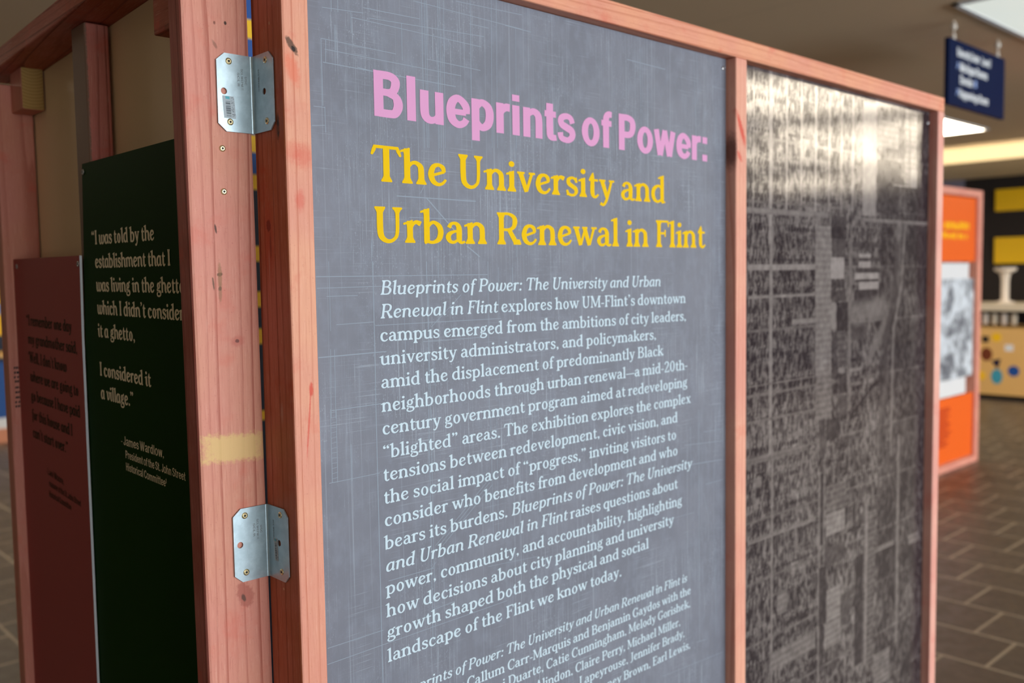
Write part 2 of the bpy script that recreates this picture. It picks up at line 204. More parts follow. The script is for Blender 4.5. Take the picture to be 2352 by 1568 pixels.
def mark(p, c, k=1.):
    if c == '1': p.line(20, 0, 20, 98, 14, 14, 'b'); p.line(20, 96, 8, 84, 10); return 36
    if c == '-': p.line(5, 32, 29, 32, 9); return 34
    if c == '\u2014': p.line(3, 31, 83, 31, 7.5); return 86
    if c == '.': p.dot(14, 8, 9*k); return 28
    if c == ':': p.dot(15, 8, 9*k); p.dot(15, 54, 9*k); return 31
    def tail(x, y, d=1):
        p.dot(x, y, 8.5); p.stroke([(x+6*d, y+1*d, 5), (x+5*d, y-8*d, 7), (x-4*d, y-18*d, 4)], n=3)
    if c == ',': tail(13, 8); return 28
    if c == '\u2019': tail(13, 92); return 27
    if c == '\u2018': tail(13, 76, -1); return 27
    if c == '\u201d': tail(13, 92); tail(35, 92); return 50
    if c == '\u201c': tail(13, 76, -1); tail(35, 76, -1); return 50
    return 25
def sans_glyph(p, c):
    W, T = 20., 16.; S = lambda q: p.stroke(q, 'b'); X = 74
    def stem(x, y0, y1, w=W): p.line(x, y0, x, y1, w, w, 'b')
    def bar(x0, x1, y, w=T): p.line(x0, y, x1, y, w, w, 'b')
    def arch(x, g=38): S([(x+2, 48, 9), (x+7, 59, 13), (x+g*.5+1, 66, 16), (x+g-4, 60, 19), (x+g, 44, W), (x+g, 0, W)])
    if c == 'B':
        stem(17, 0, 100); S([(17, 91.5, 17), (42, 91.5, 17), (54, 84, 19), (55, 73, 19), (50, 60, 17), (40, 55, 15), (17, 55, 15)]); S([(36, 55, 15), (54, 48, 17), (60, 37, 20), (60, 24, 20), (53, 11, 18), (42, 8.5, 17), (17, 8.5, 17)]); return 75
    if c in 'PR':
        stem(17, 0, 100); S([(17, 91.5, 17), (40, 91.5, 17), (54, 84, 19), (57, 68, 20), (52, 51, 18), (40, 44.5, 17), (17, 44.5, 17)])
        if c == 'R': S([(44, 46, 16), (55, 34, 18), (57, 14, 19), (61, 0, 20)]); return 75
        return 71
    if c == 'l': stem(16, 0, 100); return 32
    if c == 'i': stem(16, 0, X); p.line(16, 84, 16, 100, W, W, 'b'); return 32
    if c == 'u':
        stem(51, 0, X); S([(15, X, W), (15, 28, W), (19, 13, 19), (30, 7.5, 16), (42, 12, 13), (49, 26, 9)]); return 66
    if c == 'n': stem(15, 0, X); arch(15, 36); return 65
    if c == 'h': stem(15, 0, 100); arch(15, 36); return 65
    if c == 'm': stem(15, 0, X); arch(15, 35); arch(50, 35); return 100
    if c == 'r': stem(15, 0, X); S([(16, 42, 10), (22, 57, 15), (32, 65, 18), (43, 65, 18)]); return 44
    if c == 'e':
        bar(14, 52, 36, 13); S([(54, 34, 16), (51, 53, 19), (33, 68, 16), (18, 58, 20), (13, 37, 21), (18, 16, 20), (33, 6.5, 16), (47, 12, 15), (53, 22, 16)]); return 62
    if c == 'o': p.ring(32, 37, 30, 39, 20, 16); return 64
    if c == 'c': S([(54, 48, 18), (47, 62, 17), (33, 68, 16), (18, 58, 20), (13, 37, 21), (18, 16, 20), (33, 6.5, 16), (48, 13, 17), (54, 26, 18)]); return 61
    if c in 'pb':
        stem(15, -26 if c == 'p' else 0, X if c == 'p' else 100); S([(17, 50, 12), (24, 62, 15), (34, 67, 16), (49, 57, 20), (53, 37, 21), (48, 17, 20), (34, 7, 16), (24, 12, 15), (17, 24, 12)]); return 66
    if c in 'dq':
        stem(51, 0 if c == 'd' else -26, 100 if c == 'd' else X); S([(49, 50, 12), (42, 62, 15), (32, 67, 16), (17, 57, 20), (13, 37, 21), (18, 17, 20), (32, 7, 16), (42, 12, 15), (49, 24, 12)]); return 66
    if c == 'g':
        stem(51, -4, X); S([(49, 50, 12), (42, 62, 15), (32, 67, 16), (17, 57, 20), (13, 37, 21), (18, 18, 20), (32, 9, 16), (42, 14, 15), (49, 26, 12)]); S([(51, 2, W), (47, -13, 17), (32, -20, 15), (14, -10, 15)]); return 66
    if c == 'a':
        S([(11, 52, 18), (18, 64, 16), (31, 68, 16), (45, 62, 18), (48, 48, W), (48, 14, W), (52, 0, 18)]); S([(48, 42, 12), (30, 37, 14), (15, 30, 17), (12, 19, 18), (18, 8, 16), (29, 7, 15), (41, 14, 13), (48, 26, 10)]); return 62
    if c == 's':
        S([(49, 51, 16), (43, 64, 15), (29, 68, 15), (14, 61, 17), (14, 47, 18), (29, 39, 19), (46, 31, 19), (48, 17, 18), (38, 7, 15), (26, 6, 15), (13, 11, 16), (10, 24, 17)]); return 59
    if c == 't': S([(19, 94, W), (19, 24, W), (22, 10, 19), (32, 7, 15), (39, 8, 14)]); bar(3, 38, 67, 15); return 41
    if c == 'f': S([(40, 92, 15), (30, 92, 17), (22, 85, 19), (20, 70, W), (20, 0, W)]); bar(4, 39, 67, 15); return 40
    if c == 'v': p.line(11, X, 29, 0, 19, 17, 'b'); p.line(49, X, 31, 0, 19, 17, 'b'); return 60
    if c == 'y': p.line(11, X, 30, 2, 19, 17, 'b'); S([(49, X, 19), (32, 4, 18), (24, -14, 17), (8, -19, 15)]); return 60
    if c == 'w': p.line(11, X, 25, 0, 19, 18, 'b'); p.line(44, X, 27, 0, 17, 17, 'b'); p.line(44, X, 61, 0, 17, 17, 'b'); p.line(77, X, 63, 0, 19, 18, 'b'); return 88
    if c == 'k': stem(15, 0, 100); p.line(18, 26, 50, X, 16, 18, 'b'); p.line(30, 42, 52, 0, 18, 20, 'b'); return 62
    if c == 'W': p.line(11, 100, 30, 0, 20, 18, 'b'); p.line(53, 100, 33, 0, 18, 18, 'b'); p.line(53, 100, 74, 0, 18, 18, 'b'); p.line(95, 100, 76, 0, 20, 18, 'b'); return 106
    if c == 'H': stem(17, 0, 100); stem(61, 0, 100); bar(17, 61, 53, 17); return 78
    if c == 'J': S([(45, 100, W), (45, 26, W), (39, 11, 19), (27, 7, 17), (15, 14, 18), (13, 32, 18)]); return 60
    if c == 'C': S([(66, 68, 19), (58, 86, 18), (42, 93, 17), (23, 82, 20), (13, 50, 21), (23, 18, 20), (42, 7, 17), (58, 14, 18), (67, 34, 19)]); return 76
    if c == 'S': S([(60, 71, 18), (53, 86, 17), (37, 93, 16), (20, 87, 18), (15, 72, 19), (24, 60, 19), (46, 47, 19), (58, 35, 19), (58, 19, 19), (46, 8, 17), (31, 7, 16), (16, 15, 17), (11, 33, 18)]); return 70
    if c == 'U': S([(17, 100, W), (17, 36, W), (22, 16, 20), (38, 7, 17), (54, 16, 20), (59, 36, W), (59, 100, W)]); return 76
    if c in 'EL':
        stem(17, 0, 100); bar(17, 60, 8.5, 17)
        if c == 'E': bar(17, 60, 91.5, 17); bar(17, 56, 52, 16); return 66
        return 62
    if c == 'M': stem(17, 0, 100); stem(77, 0, 100); p.line(20, 100, 46, 0, 20, 17, 'b'); p.line(74, 100, 48, 0, 20, 17, 'b'); return 94
    if c == ':': p.line(16, 0, 16, 20, W, W, 'b'); p.line(16, 54, 16, 74, W, W, 'b'); return 32
    if c == '.': p.line(15, 0, 15, 19, 19, 19, 'b'); return 30
    if c == '\u00b9': p.line(14, 45, 14, 100, 13, 13, 'b'); p.line(14, 96, 5, 86, 9); return 24
    if c == ' ': return 18
    return mark(p, c)
GLYPHS = {}
def glyph(style, c):
    key = (style, c)
    if key in GLYPHS: return GLYPHS[key]
    kind, wk, it = style
    p = Pen(wk, it); adv = (serif_glyph if kind == 'serif' else sans_glyph)(p, c)
    if not p.polys:
        GLYPHS[key] = (None, None, adv); return GLYPHS[key]
    V, F = [], []
    for poly in p.polys:
        b = len(V); V += [Vector((float(q[0]), float(q[1]))) for q in poly]; idx = list(range(b, b+len(poly)))
        ar = sum(poly[i][0]*poly[(i+1) % len(poly)][1]-poly[(i+1) % len(poly)][0]*poly[i][1] for i in range(len(poly)))
        F.append(idx if ar > 0 else idx[::-1])
    v, e, f, ov, oe, of = mathutils.geometry.delaunay_2d_cdt(V, [], F, 0, 1e-4)
    tris = [t for t, o in zip(f, of) if len(o)]
    GLYPHS[key] = (np.array([(q[0], q[1]) for q in v]), tris, adv); return GLYPHS[key]
def set_line(text, style, x0, z0, x1, z1, cap, shear=0., styles=None, at=None):
    """lay one line from (x0,z0) to (x1,z1); returns vertices in line coordinates and faces"""
    glyphs = [glyph(style if styles is None else styles[i], c) for i, c in enumerate(text)]
    tot = sum(g[2] for g in glyphs); s = cap/100.
    start = 0.
    if at is not None: start = sum(g[2] for g in glyphs[:at])
    dx, dz = x1-x0, z1-z0; L = math.hypot(dx, dz)
    sx = L/(tot-start); cx = -start*sx
    ux, uz = dx/L, dz/L; V, F = [], []; n = 0
    for i, (gv, gf, adv) in enumerate(glyphs):
        if gv is not None:
            sh = shear if styles is None or styles[i][2] else 0.
            a = gv[:, 0]*sx+cx+gv[:, 1]*s*sh; b = gv[:, 1]*s
            V.append(np.stack([x0+ux*a-uz*b*0, z0+uz*a+b], 1)); F += [[k+n for k in t] for t in gf]; n += len(gv)
        cx += adv*sx
    return np.concatenate(V), F, sx/s
# ---------------------------------------------------------------- helpers
def tag(o, label=None, cat=None, group=None, kind=None):
    if label: o['label'] = label
    if cat: o['category'] = cat
    if group: o['group'] = group
    if kind: o['kind'] = kind
    return o
def thing(name, loc, label, cat, group=None):
    o = bpy.data.objects.new(name, None); COL.objects.link(o); o.location = loc; o.empty_display_size = .05
    return tag(o, label, cat, group)
def world_loc(o):
    v = Vector(o.location)
    while o.parent: o = o.parent; v = v+Vector(o.location)
    return v
def mesh(name, verts, faces, mats, parent=None, origin=None, midx=None, smooth=False):
    """verts in room coordinates; the object's own origin is its parent's (or `origin`)"""
    base = world_loc(parent) if parent is not None else Vector(origin if origin is not None else (0, 0, 0))
    me = bpy.data.meshes.new(name); a = np.asarray(verts, float)-np.array(base); me.from_pydata(a.tolist(), [], faces)
    for m in (mats if isinstance(mats, (list, tuple)) else [mats]): me.materials.append(m)
    if midx is not None: me.polygons.foreach_set('material_index', midx)
    if smooth: me.shade_smooth(); me.set_sharp_from_angle(angle=.6)
    me.update(); o = bpy.data.objects.new(name, me); COL.objects.link(o)
    if parent is not None: o.parent = parent
    else: o.location = base
    return o
class MB:
    def __init__(s): s.v = []; s.f = []; s.m = []
    def add(s, v, f, m=0):
        n = len(s.v); s.v += [tuple(map(float, q)) for q in v]; s.f += [[i+n for i in q] for q in f]; s.m += [m]*len(f); return s
    def box(s, x0, x1, y0, y1, z0, z1, m=0, b=0.):
        if b <= 0:
            v = [(x, y, z) for x in (x0, x1) for y in (y0, y1) for z in (z0, z1)]
            return s.add(v, [(0, 1, 3, 2), (4, 6, 7, 5), (0, 4, 5, 1), (2, 3, 7, 6), (0, 2, 6, 4), (1, 5, 7, 3)], m)
        bm = bmesh.new(); bmesh.ops.create_cube(bm, size=1)
        for q in bm.verts: q.co = Vector(((x0+x1)/2+q.co.x*(x1-x0), (y0+y1)/2+q.co.y*(y1-y0), (z0+z1)/2+q.co.z*(z1-z0)))
        bmesh.ops.bevel(bm, geom=bm.edges[:], offset=b, segments=2, affect='EDGES', profile=.5)
        bm.verts.index_update(); v = [tuple(q.co) for q in bm.verts]; f = [[q.index for q in p.verts] for p in bm.faces]; bm.free(); return s.add(v, f, m)
    def lathe(s, c, prof, axis, n=18, m=0):
        c = Vector(c); a = Vector(axis).normalized(); t = a.orthogonal().normalized(); b = a.cross(t); v = []; f = []
        for r, h in prof:
            for k in range(n):
                g = 2*math.pi*k/n; v.append(c+a*h+t*(r*math.cos(g))+b*(r*math.sin(g)))
        for i in range(len(prof)-1):
            for k in range(n): f.append((i*n+k, i*n+(k+1) % n, (i+1)*n+(k+1) % n, (i+1)*n+k))
        f.append(tuple(range(n))[::-1]); f.append(tuple((len(prof)-1)*n+k for k in range(n))); return s.add(v, f, m)
    def build(s, name, mats, parent=None, origin=None, smooth=False): return mesh(name, s.v, s.f, mats, parent, origin, s.m, smooth)
def box(name, x0, x1, y0, y1, z0, z1, mat, parent=None, b=0., origin=None):
    return MB().box(x0, x1, y0, y1, z0, z1, 0, b).build(name, mat, parent, origin)
class N:
    """tiny node-graph writer"""
    def __init__(s, name):
        s.mat = bpy.data.materials.new(name); s.mat.use_nodes = True; s.t = s.mat.node_tree; s.b = s.t.nodes['Principled BSDF']
    def n(s, kind, **kw):
        d = s.t.nodes.new(kind)
        for k, v in kw.items(): setattr(d, k, v)
        return d
    def put(s, sock, v):
        if isinstance(v, bpy.types.NodeSocket): s.t.links.new(v, sock)
        else: sock.default_value = v
    def math(s, op, a, b=0., c=0.):
        d = s.n('ShaderNodeMath', operation=op); s.put(d.inputs[0], a); s.put(d.inputs[1], b); s.put(d.inputs[2], c); return d.outputs[0]
    def vec(s, op, a, b=(0, 0, 0)):
        d = s.n('ShaderNodeVectorMath', operation=op); s.put(d.inputs[0], a); s.put(d.inputs[1], b)
        return d.outputs[1] if op in ('DOT_PRODUCT', 'LENGTH') else d.outputs[0]
    def pos(s): return s.n('ShaderNodeNewGeometry').outputs['Position']
    def noise(s, v, scale, detail=3., rough=.55):
        d = s.n('ShaderNodeTexNoise'); s.put(d.inputs['Vector'], v); s.put(d.inputs['Scale'], scale); d.inputs['Detail'].default_value = detail; d.inputs['Roughness'].default_value = rough; return d.outputs[0]
    def step(s, v, a, b, lo=0., hi=1.):
        d = s.n('ShaderNodeMapRange', interpolation_type='SMOOTHSTEP'); s.put(d.inputs[0], v)
        for i, q in enumerate((a, b, lo, hi)): s.put(d.inputs[1+i], q)
        return d.outputs[0]
    def mix(s, f, a, b, mode='MIX'):
        d = s.n('ShaderNodeMix', data_type='RGBA', blend_type=mode); s.put(d.inputs[0], f)
        for i, q in ((6, a), (7, b)): s.put(d.inputs[i], q if isinstance(q, bpy.types.NodeSocket) else (*q, 1)[:4])
        return d.outputs[2]
    def done(s, col, rough=.5, spec=.3, bump=None, bs=.2, bd=.002, **kw):
        s.put(s.b.inputs['Base Color'], col if isinstance(col, bpy.types.NodeSocket) else (*col, 1)[:4]); s.put(s.b.inputs['Roughness'], rough); s.b.inputs['Specular IOR Level'].default_value = spec
        if bump is not None:
            d = s.n('ShaderNodeBump'); d.inputs['Strength'].default_value = bs; d.inputs['Distance'].default_value = bd; s.put(d.inputs['Height'], bump); s.t.links.new(d.outputs[0], s.b.inputs['Normal'])
        for k, v in kw.items(): s.put(s.b.inputs[k.replace('_', ' ')], v)
        return s.mat
def plain(name, col, rough=.5, spec=.3, **kw): return N(name).done(col, rough, spec, **kw)
def wood(name, axis, seed, light=(.68, .31, .21), dark=(.42, .12, .075), stain=(.62, .10, .06), st=.4, freq=60., d=(.8, .6), blobs=(), rough=.55):
    """stained construction lumber: grain runs along `axis`; blobs are knots, stains and marks (centre, radii, rotation about y, colour, amount, softness)"""
    g = N(name); P = g.pos(); i = 'xyz'.index(axis); sc = [1., 1., 1.]; sc[i] = .055
    S = g.vec('ADD', P, (seed*1.37, seed*2.11, seed*.73)); q = g.vec('MULTIPLY', S, tuple(sc))
    fib = g.noise(q, 520., 5., .7); wob = g.noise(q, 11., 2.); lowv = g.noise(S, 6.5, 3.); blot = g.noise(S, 17., 4., .6); fine = g.noise(S, 420., 2.)
    o = [k for k in range(3) if k != i]; dv = [0., 0., 0.]; dv[o[0]] = d[0]*freq; dv[o[1]] = d[1]*freq
    r = g.math('ADD', g.vec('DOT_PRODUCT', S, tuple(dv)), g.math('MULTIPLY', wob, 5.5)); saw = g.math('FRACT', r)
    band = g.math('MULTIPLY', g.step(saw, .62, .94), g.step(saw, .99, .945))
    bk = g.math('MULTIPLY', g.math('FLOOR', r), .37); bandamt = g.math('MULTIPLY', band, g.step(g.math('FRACT', bk), 0., 1., .12, .85))
    col = g.mix(g.step(lowv, .3, .7), light, tuple(.5*a+.5*b for a, b in zip(light, (.62, .22, .19))))
    col = g.mix(bandamt, col, dark)
    col = g.mix(g.math('MULTIPLY', g.step(fib, .52, .72), .34), col, dark)
    col = g.mix(g.math('MULTIPLY', g.step(fib, .46, .3), .26), col, (.85, .52, .40))
    col = g.mix(g.math('MULTIPLY', g.step(blot, .56, .74), st), col, stain)
    col = g.mix(g.math('MULTIPLY', g.step(fine, .66, .74), .30), col, (.36, .07, .06))
    for c, rad, rot, bc, amt, soft, *bx in blobs:
        v = g.vec('SUBTRACT', P, (c[0], c[1], c[2]+ZC))
        if rot:
            n_ = g.n('ShaderNodeVectorRotate', rotation_type='Y_AXIS'); g.put(n_.inputs['Vector'], v); n_.inputs['Angle'].default_value = rot; v = n_.outputs[0]
        v = g.vec('MULTIPLY', v, tuple(1./a for a in rad)); L = g.vec('LENGTH', v)
        if bx:
            w = g.n('ShaderNodeSeparateXYZ'); g.put(w.inputs[0], v); L = g.math('MAXIMUM', g.math('ABSOLUTE', w.outputs[0]), g.math('ABSOLUTE', w.outputs[2]))
        L = g.math('ADD', L, g.math('MULTIPLY', g.math('SUBTRACT', g.noise(S, 260., 3.), .5), .9))
        col = g.mix(g.math('MULTIPLY', g.step(L, 1.+soft, 1.-soft), amt), col, bc)
    return g, col, fib, rough
def wood_done(t): g, col, fib, rough = t; return g.done(col, rough, .25, bump=fib, bs=.25, bd=.0006)
def lettering(name, runs, mat, parent, put, lift):
    """runs: (text, style, x0, z0, x1, z1, cap height, shear, per-character styles, anchor); put(u, v, lift) -> room point"""
    V, F = [], []
    for (t, st, x0, z0, x1, z1, cap, sh, sty, at) in runs:
        v, f, k = set_line(t, st, x0, z0, x1, z1, cap, sh, sty, at)
        n = len(V); V += [put(a, b, lift) for a, b in v]; F += [[i+n for i in q] for q in f]
    return mesh(name, V, F, mat, parent)
def strips(name, segs, mat, parent, put, lift, width):
    V, F = [], []
    for k, (a, b, w) in enumerate(segs):
        a, b = np.array(a), np.array(b); d = b-a; d = d/(np.hypot(*d)+1e-9); n = np.array([-d[1], d[0]])*width*w*.5; i = len(V); l = lift+k*2e-7
        V += [put(*(a+n), l), put(*(a-n), l), put(*(b-n), l), put(*(b+n), l)]; F.append((i, i+1, i+2, i+3))
    return mesh(name, V, F, mat, parent)
def screw(parent, c, axis, mat, r=.004, name='screw', dark=None):
    m = MB(); m.lathe(c, [(r*.9, -.004), (r, 0), (r*1.04, .0005), (r*.96, .0012), (r*.72, .0017), (r*.62, .0014)], axis, 20)
    c_, a = Vector(c), Vector(axis).normalized(); t = a.orthogonal().normalized(); b = a.cross(t); v = []
    for k in range(12):
        q = r*(.5 if k % 2 == 0 else .33); g = 2*math.pi*k/12; v.append(c_+a*.00155+t*(q*math.cos(g))+b*(q*math.sin(g)))
    m.add(v, [tuple(range(12))], 1)
    return m.build(name, [mat, dark or MAT['recess']], parent, smooth=True)
# ---------------------------------------------------------------- materials
MAT = {}
MAT['recess'] = plain('recess', (.012, .011, .010), .5)
MAT['zinc'] = plain('zinc', (.72, .60, .34), .32, .5, Metallic=.9)
MAT['nickel'] = plain('nickel', (.55, .55, .56), .3, .5, Metallic=.9)
MAT['white'] = plain('white_plastic', (.72, .74, .78), .4)
MAT['pink_ink'] = plain('pink_ink', (.68, .32, .54), .6, .1)
MAT['yellow_ink'] = plain('yellow_ink', (.80, .50, .0), .6, .1)
MAT['pale_ink'] = plain('pale_ink', (.56, .68, .76), .6, .15)
MAT['cream_ink'] = plain('cream_ink', (.92, .79, .55), .6, .1)
MAT['brown_ink'] = plain('brown_ink', (.035, .022, .010), .6, .1)
MAT['line_ink'] = plain('line_ink', (.27, .32, .385), .6, .15)
MAT['green_print'] = plain('green_print', (.006, .034, .001), .55, .04)
MAT['maroon_print'] = plain('maroon_print', (.36, .072, .064), .5, .1)
def galvanized():
    g = N('galvanized_steel'); P = g.pos(); a = g.noise(P, 90., 4., .6); b = g.noise(g.vec('MULTIPLY', P, (1, 1, .12)), 900., 3.)
    col = g.mix(g.step(a, .35, .7), (.40, .50, .55), (.47, .58, .63)); col = g.mix(g.math('MULTIPLY', g.step(b, .5, .75), .14), col, (.36, .42, .46))
    return g.done(col, g.math('ADD', g.math('MULTIPLY', a, .10), .27), .5, bump=b, bs=.03, bd=.0003, Metallic=.68)
MAT['steel'] = galvanized()
def blueprint():
    g = N('blueprint_print'); P = g.pos()
    def sc(v, s, d=3.): return g.noise(g.vec('MULTIPLY', P, v), s, d, .6)
    base = g.mix(g.step(sc((1, 1, 1), 7.), .3, .7), (.158, .166, .204), (.186, .194, .236))
    base = g.mix(g.step(sc((1, 1, .6), 45., 5.), .42, .72, 0., .55), base, (.215, .235, .29))
    patch = g.step(sc((1, 1, .8), 5.5, 4.), .38, .64); patch2 = g.step(sc((1.3, 1, .5), 9., 3.), .42, .66)
    v = g.step(sc((1, 1, .014), 620., 3.), .57, .70); vb = g.step(sc((1, 1, .005), 300., 2.), .60, .72); h = g.step(sc((.016, 1, 1), 620., 3.), .58, .72); dots = g.step(sc((1, 1, .45), 620., 2.), .60, .72)
    line = (.37, .43, .50)
    c = g.mix(g.math('MULTIPLY', g.math('MULTIPLY', v, patch), .70), base, line)
    c = g.mix(g.math('MULTIPLY', vb, .34), c, line)
    c = g.mix(g.math('MULTIPLY', g.math('MULTIPLY', h, patch2), .55), c, line)
    c = g.mix(g.math('MULTIPLY', g.math('MULTIPLY', dots, patch), .55), c, line)
    return g.done(c, .55, .25)
MAT['blueprint'] = blueprint()
def aerial():
    g = N('aerial_photo_print'); a = g.n('ShaderNodeAttribute', attribute_name='print'); P = g.pos()
    s = g.n('ShaderNodeSeparateXYZ'); g.put(s.inputs[0], P)
    rib = g.math('SINE', g.math('MULTIPLY', s.outputs[0], 2*math.pi/.0062)); wav = g.noise(g.vec('MULTIPLY', P, (1, 1, .6)), 5., 2.)
    col = g.mix(g.step(rib, .3, 1., 0., .10), a.outputs[0], (.30, .29, .30))
    h = g.math('ADD', g.math('MULTIPLY', rib, .06), g.math('MULTIPLY', wav, 1.8))
    m_ = g.done(col, .10, .5, bump=h, bs=.5, bd=.0016); q = g.n('ShaderNodeSeparateColor'); g.put(q.inputs[0], a.outputs[0]); g.put(g.b.inputs['Specular IOR Level'], g.step(q.outputs[1], 0., .13, .2, 1.)); return m_
MAT['aerial'] = aerial()
def grey_photo():
    g = N('grey_photo_print'); P = g.pos(); a = g.noise(P, 9., 6., .65)
    return g.done(g.mix(g.step(a, .36, .62), (.13, .14, .17), (.62, .68, .76)), .5)
MAT['photo'] = grey_photo()
MAT['orange'] = plain('orange_print', (.80, .125, .012), .5); MAT['dark_orange'] = plain('dark_red_ink', (.42, .03, .004), .6)
MAT['amber'] = plain('amber_ink', (.90, .42, .0), .6)
MAT['navy'] = plain('navy_sign', (.001, .007, .042), .6, .08); MAT['blue'] = plain('blue_print', (.012, .075, .30), .5); MAT['maize'] = plain('maize_print', (.85, .50, .01), .5)
MAT['dark_navy'] = plain('dark_navy_print', (.006, .010, .03), .5)
MAT['black'] = plain('black_board', (.012, .009, .009), .6); MAT['tan'] = plain('tan_board', (.70, .42, .15), .5); MAT['stone'] = plain('pale_stone_top', (.62, .54, .42), .4)
MAT['teal'] = plain('teal_sticker', (.05, .30, .42), .5); MAT['brown'] = plain('brown_sticker', (.16, .035, .012), .5)
MAT['paleblue'] = plain('pale_blue_print', (.25, .34, .62), .5)
MAT['china'] = plain('white_china', (.70, .62, .54), .35)
def floor_mat():
    g = N('floor_tile'); P = g.pos(); s = g.n('ShaderNodeSeparateXYZ'); g.put(s.inputs[0], P)
    c = g.n('ShaderNodeCombineXYZ'); g.put(c.inputs[0], g.math('ADD', s.outputs[1], .12)); g.put(c.inputs[1], g.math('SUBTRACT', s.outputs[0], .125))
    b = g.n('ShaderNodeTexBrick'); g.put(b.inputs['Vector'], c.outputs[0]); b.offset = .5
    for k, v in (('Scale', 1.), ('Brick Width', .305), ('Row Height', .305), ('Mortar Size', .007), ('Mortar Smooth', .15), ('Bias', 0.)): b.inputs[k].default_value = v
    b.inputs['Color1'].default_value = (.082, .062, .048, 1); b.inputs['Color2'].default_value = (.066, .050, .038, 1); b.inputs['Mortar'].default_value = (.32, .265, .20, 1)
    n = g.noise(P, 5., 4.); col = g.mix(g.step(n, .3, .75, 0., .35), b.outputs[0], (.10, .08, .06))
    return g.done(col, g.step(g.noise(P, 14., 3.), .3, .7, .34, .48), .4, bump=b.outputs['Fac'], bs=-.25, bd=.002)
def ceil_mat():
    g = N('ceiling_board'); P = g.pos(); s = g.n('ShaderNodeSeparateXYZ'); g.put(s.inputs[0], P)
    f = g.math('FRACT', g.math('DIVIDE', g.math('ADD', s.outputs[0], 20.3), 1.2)); seam = g.math('LESS_THAN', f, .012)
    return g.done(g.mix(g.math('MULTIPLY', seam, .3), (.62, .50, .355), (.38, .31, .22)), .8, .1)
MAT['floor'] = floor_mat(); MAT['ceiling'] = ceil_mat(); MAT['wall'] = plain('wall_paint', (.30, .265, .215), .8, .1); MAT['darkwall'] = plain('dark_wall_paint', (.030, .024, .022), .7, .1)
MAT['beigewall'] = plain('beige_paint', (.86, .73, .50), .7, .1)
MAT['beigeboard'] = plain('beige_board', (.82, .61, .37), .45, .25)
def emit(name, col, st): return N(name).done((.8, .8, .8), .5, .3, Emission_Color=(*col, 1), Emission_Strength=st)
MAT['diffuser'] = emit('lamp_diffuser', (1., .86, .66), 13.); MAT['bright_diffuser'] = emit('bright_lamp_diffuser', (1., .86, .66), 21.); MAT['dim_diffuser'] = emit('dim_lamp_diffuser', (.90, 1., .92), .55); MAT['glass'] = N('window_glass').done((1, 1, 1), .0, .5, Transmission_Weight=1.)
# ---------------------------------------------------------------- room shell
HC = ZC+1.35; X0, X1, Y0, Y1 = -4.5, 16., -8.6, 9.2
S_ = lambda o: tag(o, kind='structure')
S_(box('floor', X0, X1, Y0, Y1, -.1, 0, MAT['floor'])); S_(box('ceiling', X0, X1, Y0, Y1, HC, HC+.1, MAT['ceiling']))
S_(box('wall_left', X0-.1, X0, Y0, Y1, 0, HC, MAT['wall'])); S_(box('wall_right', X1, X1+.1, Y0, Y1, 0, HC, MAT['wall'])); S_(box('wall_display', 12.2, 12.3, -.6, 3.86, 0, HC, MAT['darkwall'])); S_(box('wall_alcove', 12.2, 12.3, 3.86, Y1, 0, HC, plain('lavender_paint', (.20, .19, .25), .7, .1))); S_(box('wall_back', X0, X1, Y1, Y1+.1, 0, HC, MAT['wall']))
wf = MB(); wx0, wx1, wz0, wz1 = -1.9, 9.1, .55, 2.55
wf.box(X0, wx0, Y0-.1, Y0, 0, HC); wf.box(wx1, X1, Y0-.1, Y0, 0, HC); wf.box(wx0, wx1, Y0-.1, Y0, 0, wz0); wf.box(wx0, wx1, Y0-.1, Y0, wz1, HC)
S_(wf.build('wall_front', MAT['wall']))
for k in range(5):
    a = wx0+k*(wx1-wx0)/5; b = wx0+(k+1)*(wx1-wx0)/5; m = MB()
    for q in ((a, a+.03, wz0, wz1), (b-.03, b, wz0, wz1), (a, b, wz0, wz0+.03), (a, b, wz1-.03, wz1)): m.box(q[0], q[1], Y0-.08, Y0-.02, q[2], q[3])
    w_ = S_(m.build('window_%d' % (k+1), MAT['black'])); box('pane', a+.03, b-.03, Y0-.055, Y0-.049, wz0+.03, wz1-.03, MAT['glass'], w_)
S_(box('trim_1', 10.2, 12.2, -.6, 9.2, ZC+1.185, HC, MAT['beigewall']))
# ---------------------------------------------------------------- the near frame with the title panel
FH = ZC+.42; D = .0780; T = .0381
K = (.035, .018, .012); RED = (.60, .045, .025); DK = (.10, .022, .012)
W_front = wood_done(wood('stained_wood_front', 'z', 1., light=(.74, .355, .225), dark=(.50, .145, .08), freq=95., d=(1., .25), st=.35, blobs=[
    ((.0130, 0, .2896), (.0042, .004, .013), math.radians(38), (.10, .05, .03), .9, .25), ((.0152, 0, .286), (.0022, .004, .004), .5, (.01, .006, .005), .95, .2),
    ((.0125, 0, .262), (.008, .004, .02), .3, (.72, .14, .07), .55, .5), ((.026, 0, -.14), (.003, .004, .008), 0, RED, .75, .4), ((.0215, 0, -.18), (.0013, .004, .045), -.1, RED, .6, .5),
    ((.025, 0, .155), (.012, .004, .014), 0, RED, .4, .6), ((.01, 0, .16), (.011, .004, .012), 0, RED, .3, .6), ((.018, 0, .10), (.006, .004, .012), 0, RED, .45, .6)]))
W_side = W_front
